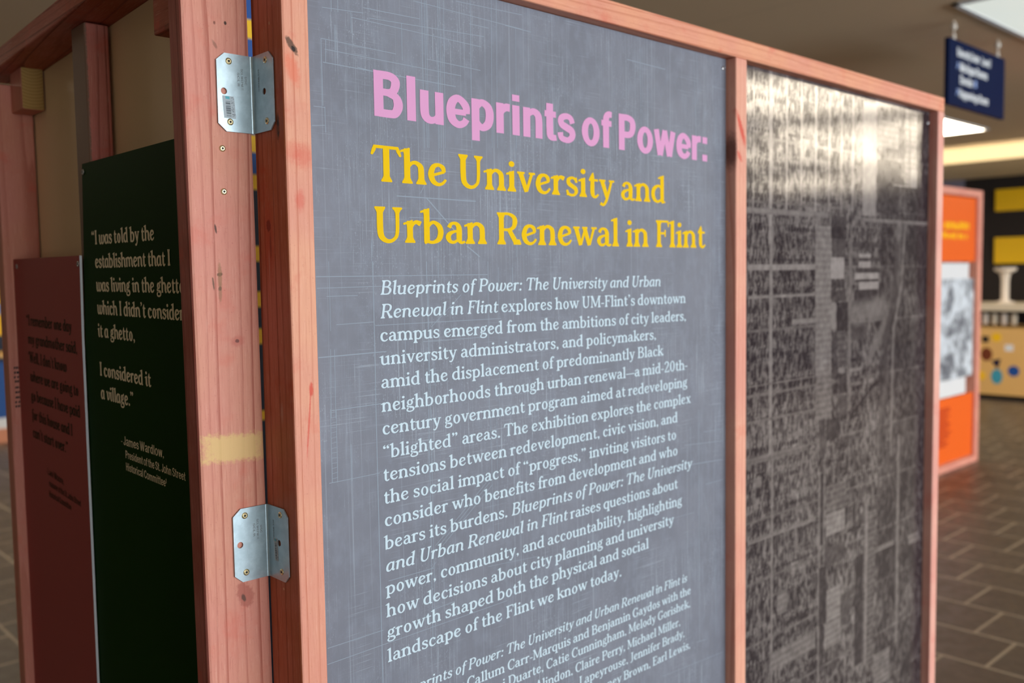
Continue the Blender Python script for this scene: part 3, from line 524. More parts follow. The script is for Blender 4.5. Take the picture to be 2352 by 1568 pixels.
gS = wood('stained_wood_shaded_side', 'z', 4., light=(.43, .115, .045), dark=(.22, .038, .013), stain=(.45, .05, .015), freq=70., d=(.3, .9), st=.5, blobs=[
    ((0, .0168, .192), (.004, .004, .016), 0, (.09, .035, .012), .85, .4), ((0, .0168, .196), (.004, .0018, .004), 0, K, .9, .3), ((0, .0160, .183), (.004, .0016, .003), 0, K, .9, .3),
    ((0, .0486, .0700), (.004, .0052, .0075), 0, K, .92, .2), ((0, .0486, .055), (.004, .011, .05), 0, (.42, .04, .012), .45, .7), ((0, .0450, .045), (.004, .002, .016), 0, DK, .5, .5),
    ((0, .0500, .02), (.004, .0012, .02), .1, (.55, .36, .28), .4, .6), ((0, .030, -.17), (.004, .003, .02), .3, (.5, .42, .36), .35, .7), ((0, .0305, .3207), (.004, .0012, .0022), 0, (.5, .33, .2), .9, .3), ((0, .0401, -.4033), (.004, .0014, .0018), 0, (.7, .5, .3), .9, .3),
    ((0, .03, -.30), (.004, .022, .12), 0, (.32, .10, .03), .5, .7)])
W_side = wood_done(gS)  # left-facing side of the post, its shade put into a darker wood colour
W_rail = wood_done(wood('stained_wood_rail', 'x', 2., light=(.74, .335, .195), dark=(.50, .15, .075), freq=110., d=(.2, 1.), st=.4))
W_stud = wood_done(wood('stained_wood_stud', 'z', 3., light=(.76, .38, .27), dark=(.55, .18, .11), freq=120., d=(1., .3), st=.3, blobs=[
    ((1.005, 0, .285), (.006, .02, .032), math.radians(25), RED, .8, .4), ((1.0, 0, .23), (.005, .02, .012), math.radians(40), RED, .6, .4), ((.988, .012, .24), (.004, .02, .03), 0, (.09, .02, .012), .8, .6)]))
W_end = wood_done(wood('stained_wood_end', 'z', 6., light=(.76, .42, .34), dark=(.58, .22, .17), freq=105., d=(1., .2), st=.2))
FRAME = thing('exhibit_stand', (0, 0, 0), 'red-stained lumber frame holding the grey title panel and the aerial photo panel', 'frame')
def lumber(name, x0, x1, y0, y1, z0, z1, mat, parent): return box(name, x0, x1, y0, y1, z0, z1, mat, parent, .0028)
fp = MB(); fp.box(0, T, 0, D, T, FH, 0, .0028)
po = fp.build('post', [W_front, W_side], FRAME)
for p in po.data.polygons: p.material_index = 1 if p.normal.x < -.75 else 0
XE = 1.935
lumber('stud', .988, .988+T, 0, D, T, FH, W_stud, FRAME); lumber('post', XE, XE+T, 0, D, T, FH, W_end, FRAME)
lumber('top_rail', 0, XE+T, 0, D, FH, FH+T, W_rail, FRAME); lumber('bottom_rail', 0, XE+T, 0, D, 0, T, W_rail, FRAME)
# grey blueprint panel and everything printed on it
YP = .0237; R_ = ('serif', .94, False); I_ = ('serif', .94, True); RB = ('serif', 1.04, False); SB = ('sans', 1.04, False)
TP = thing('title_panel', (.0385, YP, T), 'grey exhibit panel printed with white blueprint lines, pink heading, yellow subheading and long pale text', 'panel')
box('panel_sheet', T+.0006, .9875, YP, YP+.006, T+.002, FH-.001, MAT['blueprint'], TP)
putF = lambda u, v, l: (u, YP-l, v+ZC)
tag(strips('blueprint_lines', BLUE_LINES, MAT['line_ink'], TP, putF, .0001, .00085), kind='stuff')
lettering('heading_lettering', [('Blueprints of Power:', SB, .1455, .2217, .9285, .2159, .0618, 0, None, None)], MAT['pink_ink'], TP, putF, .0004)
lettering('subheading_lettering', [('The University and', RB, .1425, .1335, .795, .1308, .0491, 0, None, None), ('Urban Renewal in Flint', RB, .1435, .0502, .9185, .0501, .0491, 0, None, None)], MAT['yellow_ink'], TP, putF, .0004)
def mixed(*parts):
    t = ''; s = []
    for q, it in parts: t += q; s += [I_ if it else R_]*len(q)
    return t, s
body = [(('Blueprints of Power: The University and Urban', 1),), (('Renewal in Flint', 1), (' explores how UM-Flint\u2019s downtown', 0)), (('campus emerged from the ambitions of city leaders,', 0),),
        (('university administrators, and policymakers,', 0),), (('amid the displacement of predominantly Black', 0),), (('neighborhoods through urban renewal\u2014a mid-20th-', 0),),
        (('century government program aimed at redeveloping', 0),), (('\u201cblighted\u201d areas. The exhibition explores the complex', 0),), (('tensions between redevelopment, civic vision, and', 0),),
        (('the social impact of \u201cprogress,\u201d inviting visitors to', 0),), (('consider who benefits from development and who', 0),), (('bears its burdens. ', 0), ('Blueprints of Power: The University', 1)),
        (('and Urban Renewal in Flint', 1), (' raises questions about', 0)), (('power, community, and accountability, highlighting', 0),), (('how decisions about city planning and university', 0),),
        (('growth shaped both the physical and social', 0),), (('landscape of the Flint we know today.', 0),)]
ends = [(.1528, -.022, .7769, -.0215), (.1520, -.0547, .8539, -.0542), (.1510, -.0869, .8553, -.0879), (.1505, -.1195, .7640, -.1184), (.1510, -.1521, .7841, -.1494), (.1510, -.1850, .8591, -.1815),
        (.1508, -.2172, .8580, -.2146), (.1508, -.2508, .8692, -.2469), (.1505, -.2830, .8278, -.2792), (.1504, -.3151, .8233, -.3114), (.1508, -.3473, .8275, -.3421), (.1504, -.3800, .8718, -.3738), (.1506, -.4125, .8272, -.4063),
        (.1506, -.4452, .8402, -.4406), (.1504, -.4775, .8144, -.4730), (.1506, -.5085, .7387, -.5037), (.1506, -.5428, .6613, -.5381)]
runs = []
for q, e in zip(body, ends):
    t, s = mixed(*q); runs.append((t, R_, e[0]-.001, e[1], e[2]+.001, e[3], .0200, .17, s, None))
lettering('body_lettering', runs, MAT['pale_ink'], TP, putF, .0004)
runs = []
for t, it, at, u0, u1, zr in (('Blueprints of Power: The University and Urban Renewal in Flint is', 1, 14, .298, .8564, -.5948), ('by Callum Carr-Marquis and Benjamin Gaydos with the', 0, 3, .2951, .8693, -.6219),
                              ('i Duarte, Catie Cunningham, Melody Gorishek,', 0, 2, .3808, .8675, -.6475), ('Alindon, Claire Perry, Michael Miller,', 0, 0, .4412, .8354, -.6760), ('Lapeyrouse, Jennifer Brady,', 0, 0, .5471, .8492, -.7020), ('ney Brown, Earl Lewis,', 0, 4, .6645, .8673, -.7300)):
    runs.append((t, I_ if it else R_, u0, zr-(u1-u0)*.009, u1, zr, .0167, .17 if it else 0, None, at))
lettering('credit_lettering', runs, MAT['pale_ink'], TP, putF, .0004)
screw(TP, (.9785, YP, ZC+.4004), (0, -1, 0), MAT['nickel'], .0038, 'panel_screw'); screw(TP, (.9785, YP, .06), (0, -1, 0), MAT['nickel'], .0038, 'panel_screw')
# aerial photograph on ribbed plastic
AP = thing('city_photo_poster', (1.0265, YP, T), 'glossy ribbed plastic panel printed with a dark aerial photograph of city blocks', 'panel')
mx0, mx1, mz0, mz1 = .988+T+.0006, XE-.0006, -1.30, .4195; nx, nz = 300, 560
gx = np.linspace(mx0, mx1, nx); gz = np.linspace(mz0, mz1, nz); GX, GZ = np.meshgrid(gx, gz)
def blur(a, k):
    for ax in (0, 1):
        a = sum(np.roll(a, s, ax) for s in range(-k, k+1))/(2*k+1)
    return a
fine = rng.random((nz, nx)); mid = blur(rng.random((nz, nx)), 2); mid = (mid-mid.mean())/mid.std(); big = blur(blur(rng.random((nz, nx)), 14), 14); big = (big-big.mean())/big.std()
trees = blur(rng.random((nz, nx)), 1); trees = (trees-trees.mean())/trees.std()
spots = rng.random((nz, nx)); spots = sum(np.roll(np.roll(spots, i, 0), j, 1) for i in (-2, -1, 0, 1, 2) for j in (-1, 0)); spots = np.tanh((spots-spots.mean())/spots.std()*1.6)
blk = rng.random((60, 16)); bi = np.clip(((GZ-mz0)/.0335).astype(int), 0, 59); bj = np.clip(((GX-mx0)/.06).astype(int), 0, 15)
sh = .215+.05*(GZ > -.1)+.165*spots+.06*mid+.04*big+.12*(blk[bi, bj]-.5)+.06*(fine-.5)
street = (np.abs((GZ*1000+20) % 134-33) < 3.0); sh = np.where(street, .34+.05*mid, sh)
edge = (np.abs((GZ*1000) % 67-27) < 4.2) & ((GX*1000) % 12 < 7) & (blk[bi, bj] > .35); sh = np.where(edge & (GX < 1.45), .06+.04*mid, sh)
houses = ((GX*1000) % 12 < 5) & (np.abs((GZ*1000) % 67-43) < 6.5) & (blk[bi, bj] < .75); sh = np.where(houses & (fine > .3), .46+.1*(fine-.5), sh)
sh = np.where(GX > 1.66, .16+.10*spots+.05*mid+.05*big+np.where(street, .10, 0.), sh)
for (a, z0, b, z1, s) in MAP_RECTS:
    m = (GX >= a) & (GX <= b) & (GZ >= z0) & (GZ <= z1); w = abs(b-a)
    tex = .03*trees+.03*mid+(.05*np.sin(GZ*1000*2*np.pi/14) if .3 < s < .66 and w > .03 else 0); sh = np.where(m, s*.82+tex, sh)
for pts, w, s in MAP_PATHS:
    for (p, q) in zip(pts[:-1], pts[1:]):
        p, q = np.array(p), np.array(q); d = q-p; L2 = d@d; t = np.clip(((GX-p[0])*d[0]+(GZ-p[1])*d[1])/L2, 0, 1); dist = np.hypot(GX-p[0]-t*d[0], GZ-p[1]-t*d[1])
        k = np.clip(1.5-dist/(w*.5), 0, 1); k = np.minimum(k, 1)*.85; sh = sh*(1-k)+(s*.8+.03*mid)*k
sh = np.clip(sh, .02, .95)[..., None]; dk = np.array((.018, .012, .0165)); lt = np.array((.42, .37, .36)); colr = dk+(lt-dk)*sh**1.5
vv = np.stack([GX, np.full_like(GX, YP), GZ+ZC], -1).reshape(-1, 3); ii = np.arange(nx*nz).reshape(nz, nx)
ff = np.stack([ii[:-1, :-1], ii[:-1, 1:], ii[1:, 1:], ii[1:, :-1]], -1).reshape(-1, 4)
pr = mesh('photo_print', vv, ff.tolist(), MAT['aerial'], AP)
at_ = pr.data.color_attributes.new('print', 'FLOAT_COLOR', 'POINT'); at_.data.foreach_set('color', np.concatenate([colr.reshape(-1, 3), np.ones((nx*nz, 1))], 1).ravel().astype(np.float32))
box('backing_sheet', mx0, mx1, YP+.0005, YP+.006, ZC+mz0, ZC+mz1, MAT['white'], AP)
screw(AP, (1.9255, YP, ZC+.4081-.018), (0, -1, 0), MAT['nickel'], .0045, 'panel_screw'); screw(AP, (1.036, YP, ZC+.405), (0, -1, 0), MAT['nickel'], .0045, 'panel_screw')
# ---------------------------------------------------------------- the frame standing away to the left
LF = thing('exhibit_stand', (-.045, .5, 0), 'dark shaded lumber frame running back at left with green and maroon quote panels', 'frame')
lean = lambda z: -.0005-.0045*(z-(ZC-.55))
W_wide = wood_done(wood('stained_wood_wide', 'z', 8., light=(.64, .285, .195), dark=(.36, .085, .055), freq=56., d=(1., .2), st=.28, blobs=[
    ((-.0440, .0755, -.2145), (.0415, .006, .0165), math.radians(-3), (.72, .50, .20), .8, .3, 1),
    ((-.0363, .0755, .3237), (.0018, .004, .0022), 0, K, .95, .3), ((-.0509, .0755, .3217), (.0014, .004, .002), 0, DK, .7, .4), ((-.0513, .0755, .295), (.002, .004, .005), .5, (.2, .09, .06), .6, .5),
    ((-.0592, .0755, .0662), (.0013, .004, .0058), .15, K, .85, .3), ((-.0557, .0755, .0087), (.0035, .004, .0024), 0, K, .95, .3), ((-.0557, .0755, .006), (.0028, .004, .017), 0, (.30, .15, .07), .7, .4), ((-.0560, .0755, -.0094), (.0022, .004, .003), 0, K, .9, .3), ((-.0560, .0755, -.014), (.0022, .004, .013), 0, (.28, .15, .08), .6, .4), ((-.0648, .0755, -.0022), (.0012, .004, .008), .1, (.15, .08, .05), .85, .3),
    ((-.0352, .0755, -.0771), (.009, .004, .0065), .3, (.50, .12, .09), .55, .5), ((-.0352, .0755, -.0771), (.0028, .004, .0022), 0, (.18, .06, .05), .9, .3),
    ((-.0370, .0755, -.410), (.0105, .004, .017), .35, (.40, .115, .085), .75, .25), ((-.0390, .0755, -.414), (.0026, .004, .0052), .35, (.12, .06, .045), .9, .35)]))
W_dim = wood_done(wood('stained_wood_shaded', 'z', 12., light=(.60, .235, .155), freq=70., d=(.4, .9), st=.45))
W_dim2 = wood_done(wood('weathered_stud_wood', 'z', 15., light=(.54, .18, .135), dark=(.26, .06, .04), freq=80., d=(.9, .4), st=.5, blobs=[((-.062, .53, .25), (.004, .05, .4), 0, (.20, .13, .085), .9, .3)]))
W_near = wood_done(wood('stained_shaded_edge_wood', 'z', 33., light=(.36, .085, .055), dark=(.16, .025, .016), freq=120., d=(.3, .9), st=.5))  # dark stain on the narrow face, deepened by shade put into the colour
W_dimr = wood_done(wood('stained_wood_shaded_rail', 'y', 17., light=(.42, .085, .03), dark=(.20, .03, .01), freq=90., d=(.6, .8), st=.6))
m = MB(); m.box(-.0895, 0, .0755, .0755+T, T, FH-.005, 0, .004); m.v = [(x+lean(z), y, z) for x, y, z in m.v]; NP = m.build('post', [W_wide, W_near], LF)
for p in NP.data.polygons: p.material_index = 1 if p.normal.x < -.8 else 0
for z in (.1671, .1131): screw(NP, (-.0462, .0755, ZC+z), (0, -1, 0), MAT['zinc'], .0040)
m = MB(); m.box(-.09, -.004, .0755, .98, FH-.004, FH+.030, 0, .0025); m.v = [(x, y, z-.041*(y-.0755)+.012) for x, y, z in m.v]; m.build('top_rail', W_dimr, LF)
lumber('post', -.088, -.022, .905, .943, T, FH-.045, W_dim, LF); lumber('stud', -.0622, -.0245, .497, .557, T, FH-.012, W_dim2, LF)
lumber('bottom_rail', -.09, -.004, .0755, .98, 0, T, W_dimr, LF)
def endgrain():
    g = N('end_grain_wood'); P = g.vec('SUBTRACT', g.pos(), (-.042, .80, ZC+.46)); L = g.vec('LENGTH', g.vec('MULTIPLY', P, (1.6, .02, 1))); r = g.math('FRACT', g.math('MULTIPLY', L, 170.))
    return g.done(g.mix(g.math('MULTIPLY', g.step(r, .5, .95), .6), (.44, .27, .09), (.25, .13, .035)), .7, .1)
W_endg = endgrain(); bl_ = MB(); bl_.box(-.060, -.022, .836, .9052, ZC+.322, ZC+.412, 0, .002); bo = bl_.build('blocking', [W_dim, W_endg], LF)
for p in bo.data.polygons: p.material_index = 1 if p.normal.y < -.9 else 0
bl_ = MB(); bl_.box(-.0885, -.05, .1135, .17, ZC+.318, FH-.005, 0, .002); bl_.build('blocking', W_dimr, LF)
# stencilled grade stamp on the far post
gs = MB()
for z, n in ((-.162, 3), (-.171, 5), (-.180, 4), (-.188, 4), (-.200, 3), (-.209, 5), (-.219, 4), (-.228, 5), (-.236, 3)):
    for k in range(n):
        a = -.080+k*.0042+random.random()*.002; gs.add([(a, .9048, ZC+z), (a+.0022+random.random()*.002, .9048, ZC+z+random.random()*.003), (a+.003, .9048, ZC+z+.0055), (a-.0005, .9048, ZC+z+.004)], [(0, 1, 2, 3)])
gs.build('grade_stamp', MAT['recess'], LF)
def sheet(name, xf, th, corners, mat, parent, edge=None):
    v = [(xf, y, z+ZC) for y, z in corners]+[(xf+th, y, z+ZC) for y, z in corners]; n = len(corners)
    return mesh(name, v, [tuple(range(n)), tuple(range(2*n-1, n-1, -1))]+[(i, i+n, (i+1) % n+n, (i+1) % n) for i in range(n)], [mat, edge or mat], parent, midx=[0, 0]+[1]*n)
BB = thing('back_board', (-.02, .5, T), 'plain beige board closing the back of the shaded frame at left', 'board')
sheet('board_sheet', -.0195, .006, [(.118, -1.38), (.118, .425), (.98, .39), (.98, -1.38)], MAT['beigeboard'], BB)
# green quote panel
XG = -.066; putL = lambda u, v, l: (XG-l, -u, v+ZC)
GP = thing('quote_panel', (XG, .34, .15), 'dark green panel printed with a cream quotation, behind the near post', 'panel')
sheet('panel_sheet', XG, .0035, [(.118, -1.25), (.118, .1885), (.523, .190), (.545, -.09), (.552, -.67), (.556, -1.25)], MAT['green_print'], GP, MAT['green_print'])
A_ = ('serif', 1.28, True); cl = []
for t, y0, z0, y1, z1 in (('\u201cI was told by the', .4945, .0608, .2490, .0585), ('establishment that I', .4835, .0240, .1985, .0222), ('was living in the ghett', .4835, -.0128, .1750, -.0149), ('which I didn\u2019t consider', .4835, -.0485, .1635, -.0516),
                           ('it a ghetto,', .4850, -.0847, .3335, -.0863), ('I considered it', .4850, -.1465, .2820, -.1496), ('a village.\u201d', .4845, -.1835, .3495, -.1845)):
    cl.append((t, A_, -y0, z0, -y1, z1, .0222, 0, None, None))
SC_ = ('sans', .72, False)
t, s = 'was living in the ghetto', None; tot = sum(glyph(A_, c)[2] for c in t); g22 = sum(glyph(A_, c)[2] for c in t[:-1])
cl[2] = (t, A_, -.4835, -.0128, -.4835+(.4835-.1750)*tot/g22, -.0151, .0222, 0, None, None)
lettering('quote_lettering', cl[:5], MAT['cream_ink'], GP, putL, .0004); lettering('quote_lettering', cl[5:], MAT['cream_ink'], GP, putL, .0004)
lettering('caption_lettering', [('- James Wardlow,', SC_, -.4075, -.2474, -.2470, -.2476, .0140, 0, None, None), ('President of the St. John Street', SC_, -.3925, -.2668, -.1780, -.2703, .0122, 0, None, None), ('Historical Committee\u00b9', SC_, -.3925, -.2858, -.2420, -.2888, .0122, 0, None, None)], MAT['cream_ink'], GP, putL, .0004)
screw(GP, (XG, .5189, ZC+.177), (-1, 0, 0), MAT['nickel'], .0045, 'panel_screw')
# maroon quote panel, overlapping the green one
XM = -.0715; putM = lambda u, v, l: (XM-l, -u, v+ZC)
MP = thing('quote_panel', (XM, .73, .15), 'lower maroon panel with dark lettering, screwed beside the green quotation panel', 'panel')
sheet('panel_sheet', XM, .0038, [(.550, -1.25), (.549, -.67), (.5445, -.09), (.538, .045), (.900, .0475), (.904, -.42), (.904, -1.25)], MAT['maroon_print'], MP, MAT['white'])
km = 1.
rows = []
for t, y0, z0, y1, z1 in (('\u201cI remember one day', .8468, -.0757, .6003, -.0809), ('my grandmother said,', .8420, -.1100, .5771, -.116), ('\u2018Well, I don\u2019t know', .8460, -.1445, .6348, -.1501), ('where we are going to', .8399, -.1795, .5809, -.1868),
                           ('go because I have paid', .8408, -.2155, .5778, -.2225), ('for this house and I', .8411, -.2515, .6201, -.2580), ('can\u2019t start over.\u201d', .8418, -.2850, .6468, -.2915)):
    rows.append((t, A_, -y0+.009, z0, -y1+.009, z1, .0205, 0, None, None))
lettering('quote_lettering', rows, MAT['brown_ink'], MP, putM, .0004)
lettering('caption_lettering', [('- Lani Moore,', SC_, -.765, -.3440, -.668, -.3510, .0125, 0, None, None), ('Treasurer of the St. John Street', SC_, -.755, -.3650, -.586, -.3755, .0115, 0, None, None), ('Historical Committee', SC_, -.755, -.3845, -.636, -.3905, .0115, 0, None, None)], MAT['brown_ink'], MP, putM, .0004)
for y, z in ((.8795, .0336), (.5449, .0315)): screw(MP, (XM, y, ZC+z), (-1, 0, 0), MAT['nickel'], .0045, 'panel_screw')
# ---------------------------------------------------------------- angle brackets joining the two frames
def bracket(zt, zb, label, stickers):
    B = thing('angle_bracket', (0, .0755, ZC+(zt+zb)/2), label, 'bracket', 'galvanized brackets joining the two frames')
    la, lb, rad, off = .0505, .0530, .0050, .0009; c0 = la-rad; arc = rad*math.pi/2; c1 = c0+arc; S1 = c1+lb-rad
    Hh = zt-zb; ch = .0095
    def prof(s):
        xa, ya = -off, .0755-off-.0003
        if s <= c0: return (xa-la+s, ya)
        if s >= c1: return (xa, ya-rad-(s-c1))
        t = (s-c0)/rad; return (xa-rad+rad*math.sin(t), ya-rad+rad*math.cos(t))
    out = [(0, ch), (ch*1.15, 0), (S1-ch*1.05, 0), (S1, ch), (S1, Hh-ch), (S1-ch*1.05, Hh), (ch*1.15, Hh), (0, Hh-ch)]
    V = [Vector(q) for q in out]; F = [list(range(8))]; E = []; holes = []
    for hs, hz in ((.0088, Hh*.512), (S1-.0225, Hh*.512)):
        n = len(V); holes.append((hs, hz)); V += [Vector((hs+.0042*math.cos(k*math.pi/10), hz+.0042*math.sin(k*math.pi/10))) for k in range(20)]; E += [(n+k, n+(k+1) % 20) for k in range(20)]
    for k in range(17):
        s = c0+arc*k/16; n = len(V); V += [Vector((s, 0)), Vector((s, Hh))]; E.append((n, n+1))
    v, e, f, *_o, of = mathutils.geometry.delaunay_2d_cdt(V, E, F, 0, 1e-7)
    tri = []
    for t, o in zip(f, of):
        c = sum((v[i] for i in t), Vector((0, 0)))/len(t)
        if len(o) and all((c-Vector(h)).length > .0041 for h in holes): tri.append(t)
    P3 = [(*prof(q[0]), ZC+zb+q[1]) for q in v]
    pl = mesh('plate', P3, tri, MAT['steel'], B); md = pl.modifiers.new('thickness', 'SOLIDIFY'); md.thickness = .0016; md.offset = 1.
    for s, zf in ((.0165, .10), (.0160, .875)):
        x, y = prof(s); screw(B, (x, y-.0010, ZC+zt-Hh*zf), (0, -1, 0), MAT['zinc'], .0042)
    for zf in (.095, .873):
        x, y = prof(S1-.0180); screw(B, (x-.0010, y, ZC+zt-Hh*zf), (-1, 0, 0), MAT['zinc'], .0042)
    def on(s, z, l):
        x, y = prof(s)
        return (x, y-l, z) if s < c1 else (x-l, y, z)
    # stamped lettering runs down the plate
    def stamp(s0, z0, text, L, cap):
        vv, ff, k = set_line(text, ('sans', .8, False), 0, 0, L, 0, cap); return [on(s0+b, z0-a, .0018) for a, b in vv], ff
    SV, SF = [], []
    for s0, z0, t, L in ((.0275, .022, 'SCL R', .018), (.0325, .017, 'SCL WEPM:11', .027), (.0375, .026, 'USC', .011), (c1+.0105, .018, 'SCL WECR:11', .028)):
        a, b = stamp(s0, ZC+zt-z0, t, L, .0030); n = len(SV); SV += a; SF += [[i+n for i in q] for q in b]
    mesh('stamped_lettering', SV, SF, plain('stamped_metal', (.20, .22, .23), .5, .4, Metallic=.6), B)
    for kind, s, z0, w, h, sl in stickers:
        m = MB(); mats = [plain('sticker_film', (.42, .48, .52) if kind == 'left' else (.34, .37, .38), .4), plain('sticker_ink', (.05, .06, .07), .5), plain('sticker_teal', (.10, .42, .50), .5), plain('sticker_white', (.6, .62, .62), .5)]
        def q(u0, v0, u1, v1, mm, l): m.add([on(s+u0*w+sl*v0, ZC+z0-v0*h, l), on(s+u1*w+sl*v0, ZC+z0-v0*h, l), on(s+u1*w+sl*v1, ZC+z0-v1*h, l), on(s+u0*w+sl*v1, ZC+z0-v1*h, l)], [(0, 1, 2, 3)], mm)
        q(0, 0, 1, 1, 0, .0018)
        if kind == 'right': q(.0, 0, .12, 1, 3, .00183); q(.88, 0, 1, 1, 3, .00183); q(0, 0, 1, .05, 3, .00183)
        q(.25, .02, .6, .14, 2, .00185); vb = .24
        rr = random.Random(3)
        while vb < .93:
            hh = rr.choice((.010, .016, .028, .04)); q(.22, vb, .62, min(vb+hh, .95), 1, .00185); vb += hh+rr.choice((.012, .02, .03))
        for k in range(26):
            a, b = rr.uniform(.68, .9), rr.uniform(.03, .93); q(a, b, a+rr.uniform(.03, .09), b+rr.uniform(.008, .03), 1, .00186)
        m.build('barcode_sticker', mats, B)
    return B
bracket(.2862, .1887, 'upper galvanized steel angle bracket with a barcode sticker on its wider leg', [('left', .0063, .2330, .0158, .0277, .0018)])
bracket(-.2953, -.3922, 'lower galvanized steel angle bracket with a thin barcode strip beside the fold', [('right', .0653, -.3375, .0088, .0300, .0016)])
# ---------------------------------------------------------------- striped banner seen through the gap
SBn = MB(); zs = [(2.40, 0), (2.251, 1), (2.192, 0), (1.892, 1), (1.837, 0), (1.768, 1), (1.720, 2), (1.5405, 1), (1.492, 2), (1.395, 1), (1.346, 2), (1.276, 1), (1.227, 2), (1.010, 1), (.979, 2), (0, 2)]
for (za, k), (zb, _k) in zip(zs[:-1], zs[1:]): SBn.box(.55, 1.25, 1.7, 1.703, zb, za, k)
tag(SBn.build('striped_banner', [MAT['blue'], MAT['maize'], MAT['dark_navy']], None, (.9, 1.7, 0)), 'tall blue and yellow striped banner seen through the gap between the frames', 'banner')
# blue and maize counter far at the left edge
MC = thing('merchandise_counter', (1.4, 8.4, 0), 'blue counter with white plinth and yellow striped back at the far left edge', 'counter')
box('base_board', .3, 2.3, 8.2, 8.9, 0, .13, plain('salmon_board', (.62, .25, .14), .5), MC); box('plinth', .32, 2.28, 8.22, 8.9, .13, .225, MAT['white'], MC); box('body', .32, 2.28, 8.22, 8.9, .225, .74, MAT['blue'], MC)
box('worktop', .3, 2.3, 8.18, 8.9, .775, .81, MAT['tan'], MC); box('trim_strip', .32, 2.28, 8.21, 8.9, .74, .775, MAT['dark_navy'], MC)
bk = MB()
for z0, z1, k in ((.81, .955, 2), (.955, 1.15, 1), (1.15, 1.25, 3), (1.25, 1.62, 1), (1.62, 1.90, 3)): bk.box(.34, 2.26, 8.62, 8.66, z0, z1, k)
bk.build('back_panel', [MAT['blue'], MAT['maize'], MAT['dark_navy'], MAT['paleblue']], MC)
# ---------------------------------------------------------------- orange exhibit frame across the floor
YO = 1.612; OX0, OX1, OZ = 5.3, 6.672, ZC+.578
W_far = wood_done(wood('stained_wood_far', 'z', 21., light=(.74, .34, .26), freq=80., d=(1, .3), st=.2))
OF = thing('exhibit_stand', (OX1, YO, 0), 'distant pale pink lumber frame holding orange panels and a grey photograph', 'frame')
for a in (OX0, OX1-.075): lumber('post', a, a+.075, YO, YO+D, .05, OZ-.05, W_far, OF)
lumber('top_rail', OX0, OX1, YO, YO+D, OZ-.05, OZ, W_far, OF); lumber('bottom_rail', OX0, OX1, YO, YO+D, 0, .05, W_far, OF)
def flat(name, x0, x1, z0, z1, y, mat, label, cat, group=None):
    o = thing(name, ((x0+x1)/2, y, z0+ZC), label, cat, group); box('panel_sheet', x0, x1, y, y+.006, z0+ZC, z1+ZC, mat, o); return o
o1 = flat('title_panel', OX0+.08, 6.592, .060, .522, YO+.02, MAT['orange'], 'upper orange panel with yellow title lines in the distant frame', 'panel')
rr = random.Random(5)
for z0, z1 in ((.285, .344), (.217, .270)):
    x = OX0+.12; g1 = MB()
    while x < 6.44:
        w = rr.uniform(.025, .06); g1.box(x, min(x+w, 6.47), YO+.0190, YO+.0195, ZC+z0+rr.uniform(0, .008), ZC+z1-rr.uniform(0, .018)); x += w+(.006 if rr.random() < .85 else .035)
    tag(g1.build('title_lettering', MAT['amber'], o1), kind='stuff')
g1 = MB(); g1.box(OX0+.12, 6.36, YO+.0190, YO+.0195, ZC+.276, ZC+.280); g1.build('rule_line', MAT['dark_orange'], o1)
o2 = flat('text_panel', OX0+.08, 6.60, -1.372, -.905, YO+.02, MAT['orange'], 'lower orange panel with dark red paragraph in the distant frame', 'panel')
g1 = MB()
for k in range(15): g1.box(OX0+.12, 6.10+.12*rr.random(), YO+.0190, YO+.0195, ZC-.985-k*.0190, ZC-.974-k*.0190)
g1.build('paragraph_lettering', MAT['dark_orange'], o2)
flat('paper_sheet', OX0+.2, 6.493, -.075, .050, YO+.024, MAT['white'], 'pale sheet edge showing above the distant grey photograph', 'sheet', 'pale sheets in the distant frame')
flat('paper_sheet', OX0+.2, 6.470, -.900, -.74, YO+.024, MAT['white'], 'pale sheet edge showing below the distant grey photograph', 'sheet', 'pale sheets in the distant frame')
flat('aerial_photo', OX0+.15, 6.557, -.775, -.062, YO+.012, MAT['photo'], 'grey aerial photograph mounted between the two orange panels', 'photograph')
# ---------------------------------------------------------------- hanging sign
HS = thing('hanging_sign', (5.0, 1.047, ZC+.9), 'navy hanging sign with white lettering below the ceiling', 'sign')
box('board', 4.604, 5.42, 1.047, 1.07, ZC+.894, ZC+1.247, MAT['navy'], HS)
SG = ('sans', .8, False); putS = lambda u, v, l: (u, 1.047-l, v+ZC)
SG = ('sans', 1.0, False)
for t, u0, z, u1 in (('University Center', 4.712, 1.163, 5.03), ('Level 1', 5.06, 1.163, 5.20), ('Michigan Rooms', 4.755, 1.088, 5.15), ('Elevator', 4.755, 1.020, 4.94), ('Happenings Room', 4.748, .946, 5.17)): lettering('sign_lettering', [(t, SG, u0, z, u1, z, .047, 0, None, None)], MAT['white'], HS, putS, .001)
for z in (1.095, .953):
    ar = MB()
    for q in (((4.705, z+.004), (4.711, z-.002), (4.737, z+.024), (4.731, z+.030)), ((4.712, z+.034), (4.740, z+.036), (4.738, z+.028), (4.714, z+.026)), ((4.740, z+.036), (4.740, z+.006), (4.732, z+.008), (4.732, z+.034))): ar.add([putS(u, v, .0011) for u, v in q], [(0, 1, 2, 3)])
    ar.build('sign_arrow', MAT['paleblue'], HS)
box('sign_symbol', 4.96, 4.992, 1.0458, 1.0462, ZC+1.024, ZC+1.062, MAT['paleblue'], HS)
for x in (4.69, 5.33):
    h = MB(); h.lathe((x, 1.058, ZC+1.245), [(.010, 0), (.010, .03), (.004, .032), (.004, .055)], (0, 0, 1), 12); h.lathe((x, 1.058, ZC+1.298), [(.004, 0), (.015, .008), (.018, .022), (.012, .034), (.003, .052)], (0, 0, 1), 12); h.build('hanger', MAT['china'], HS, smooth=True)
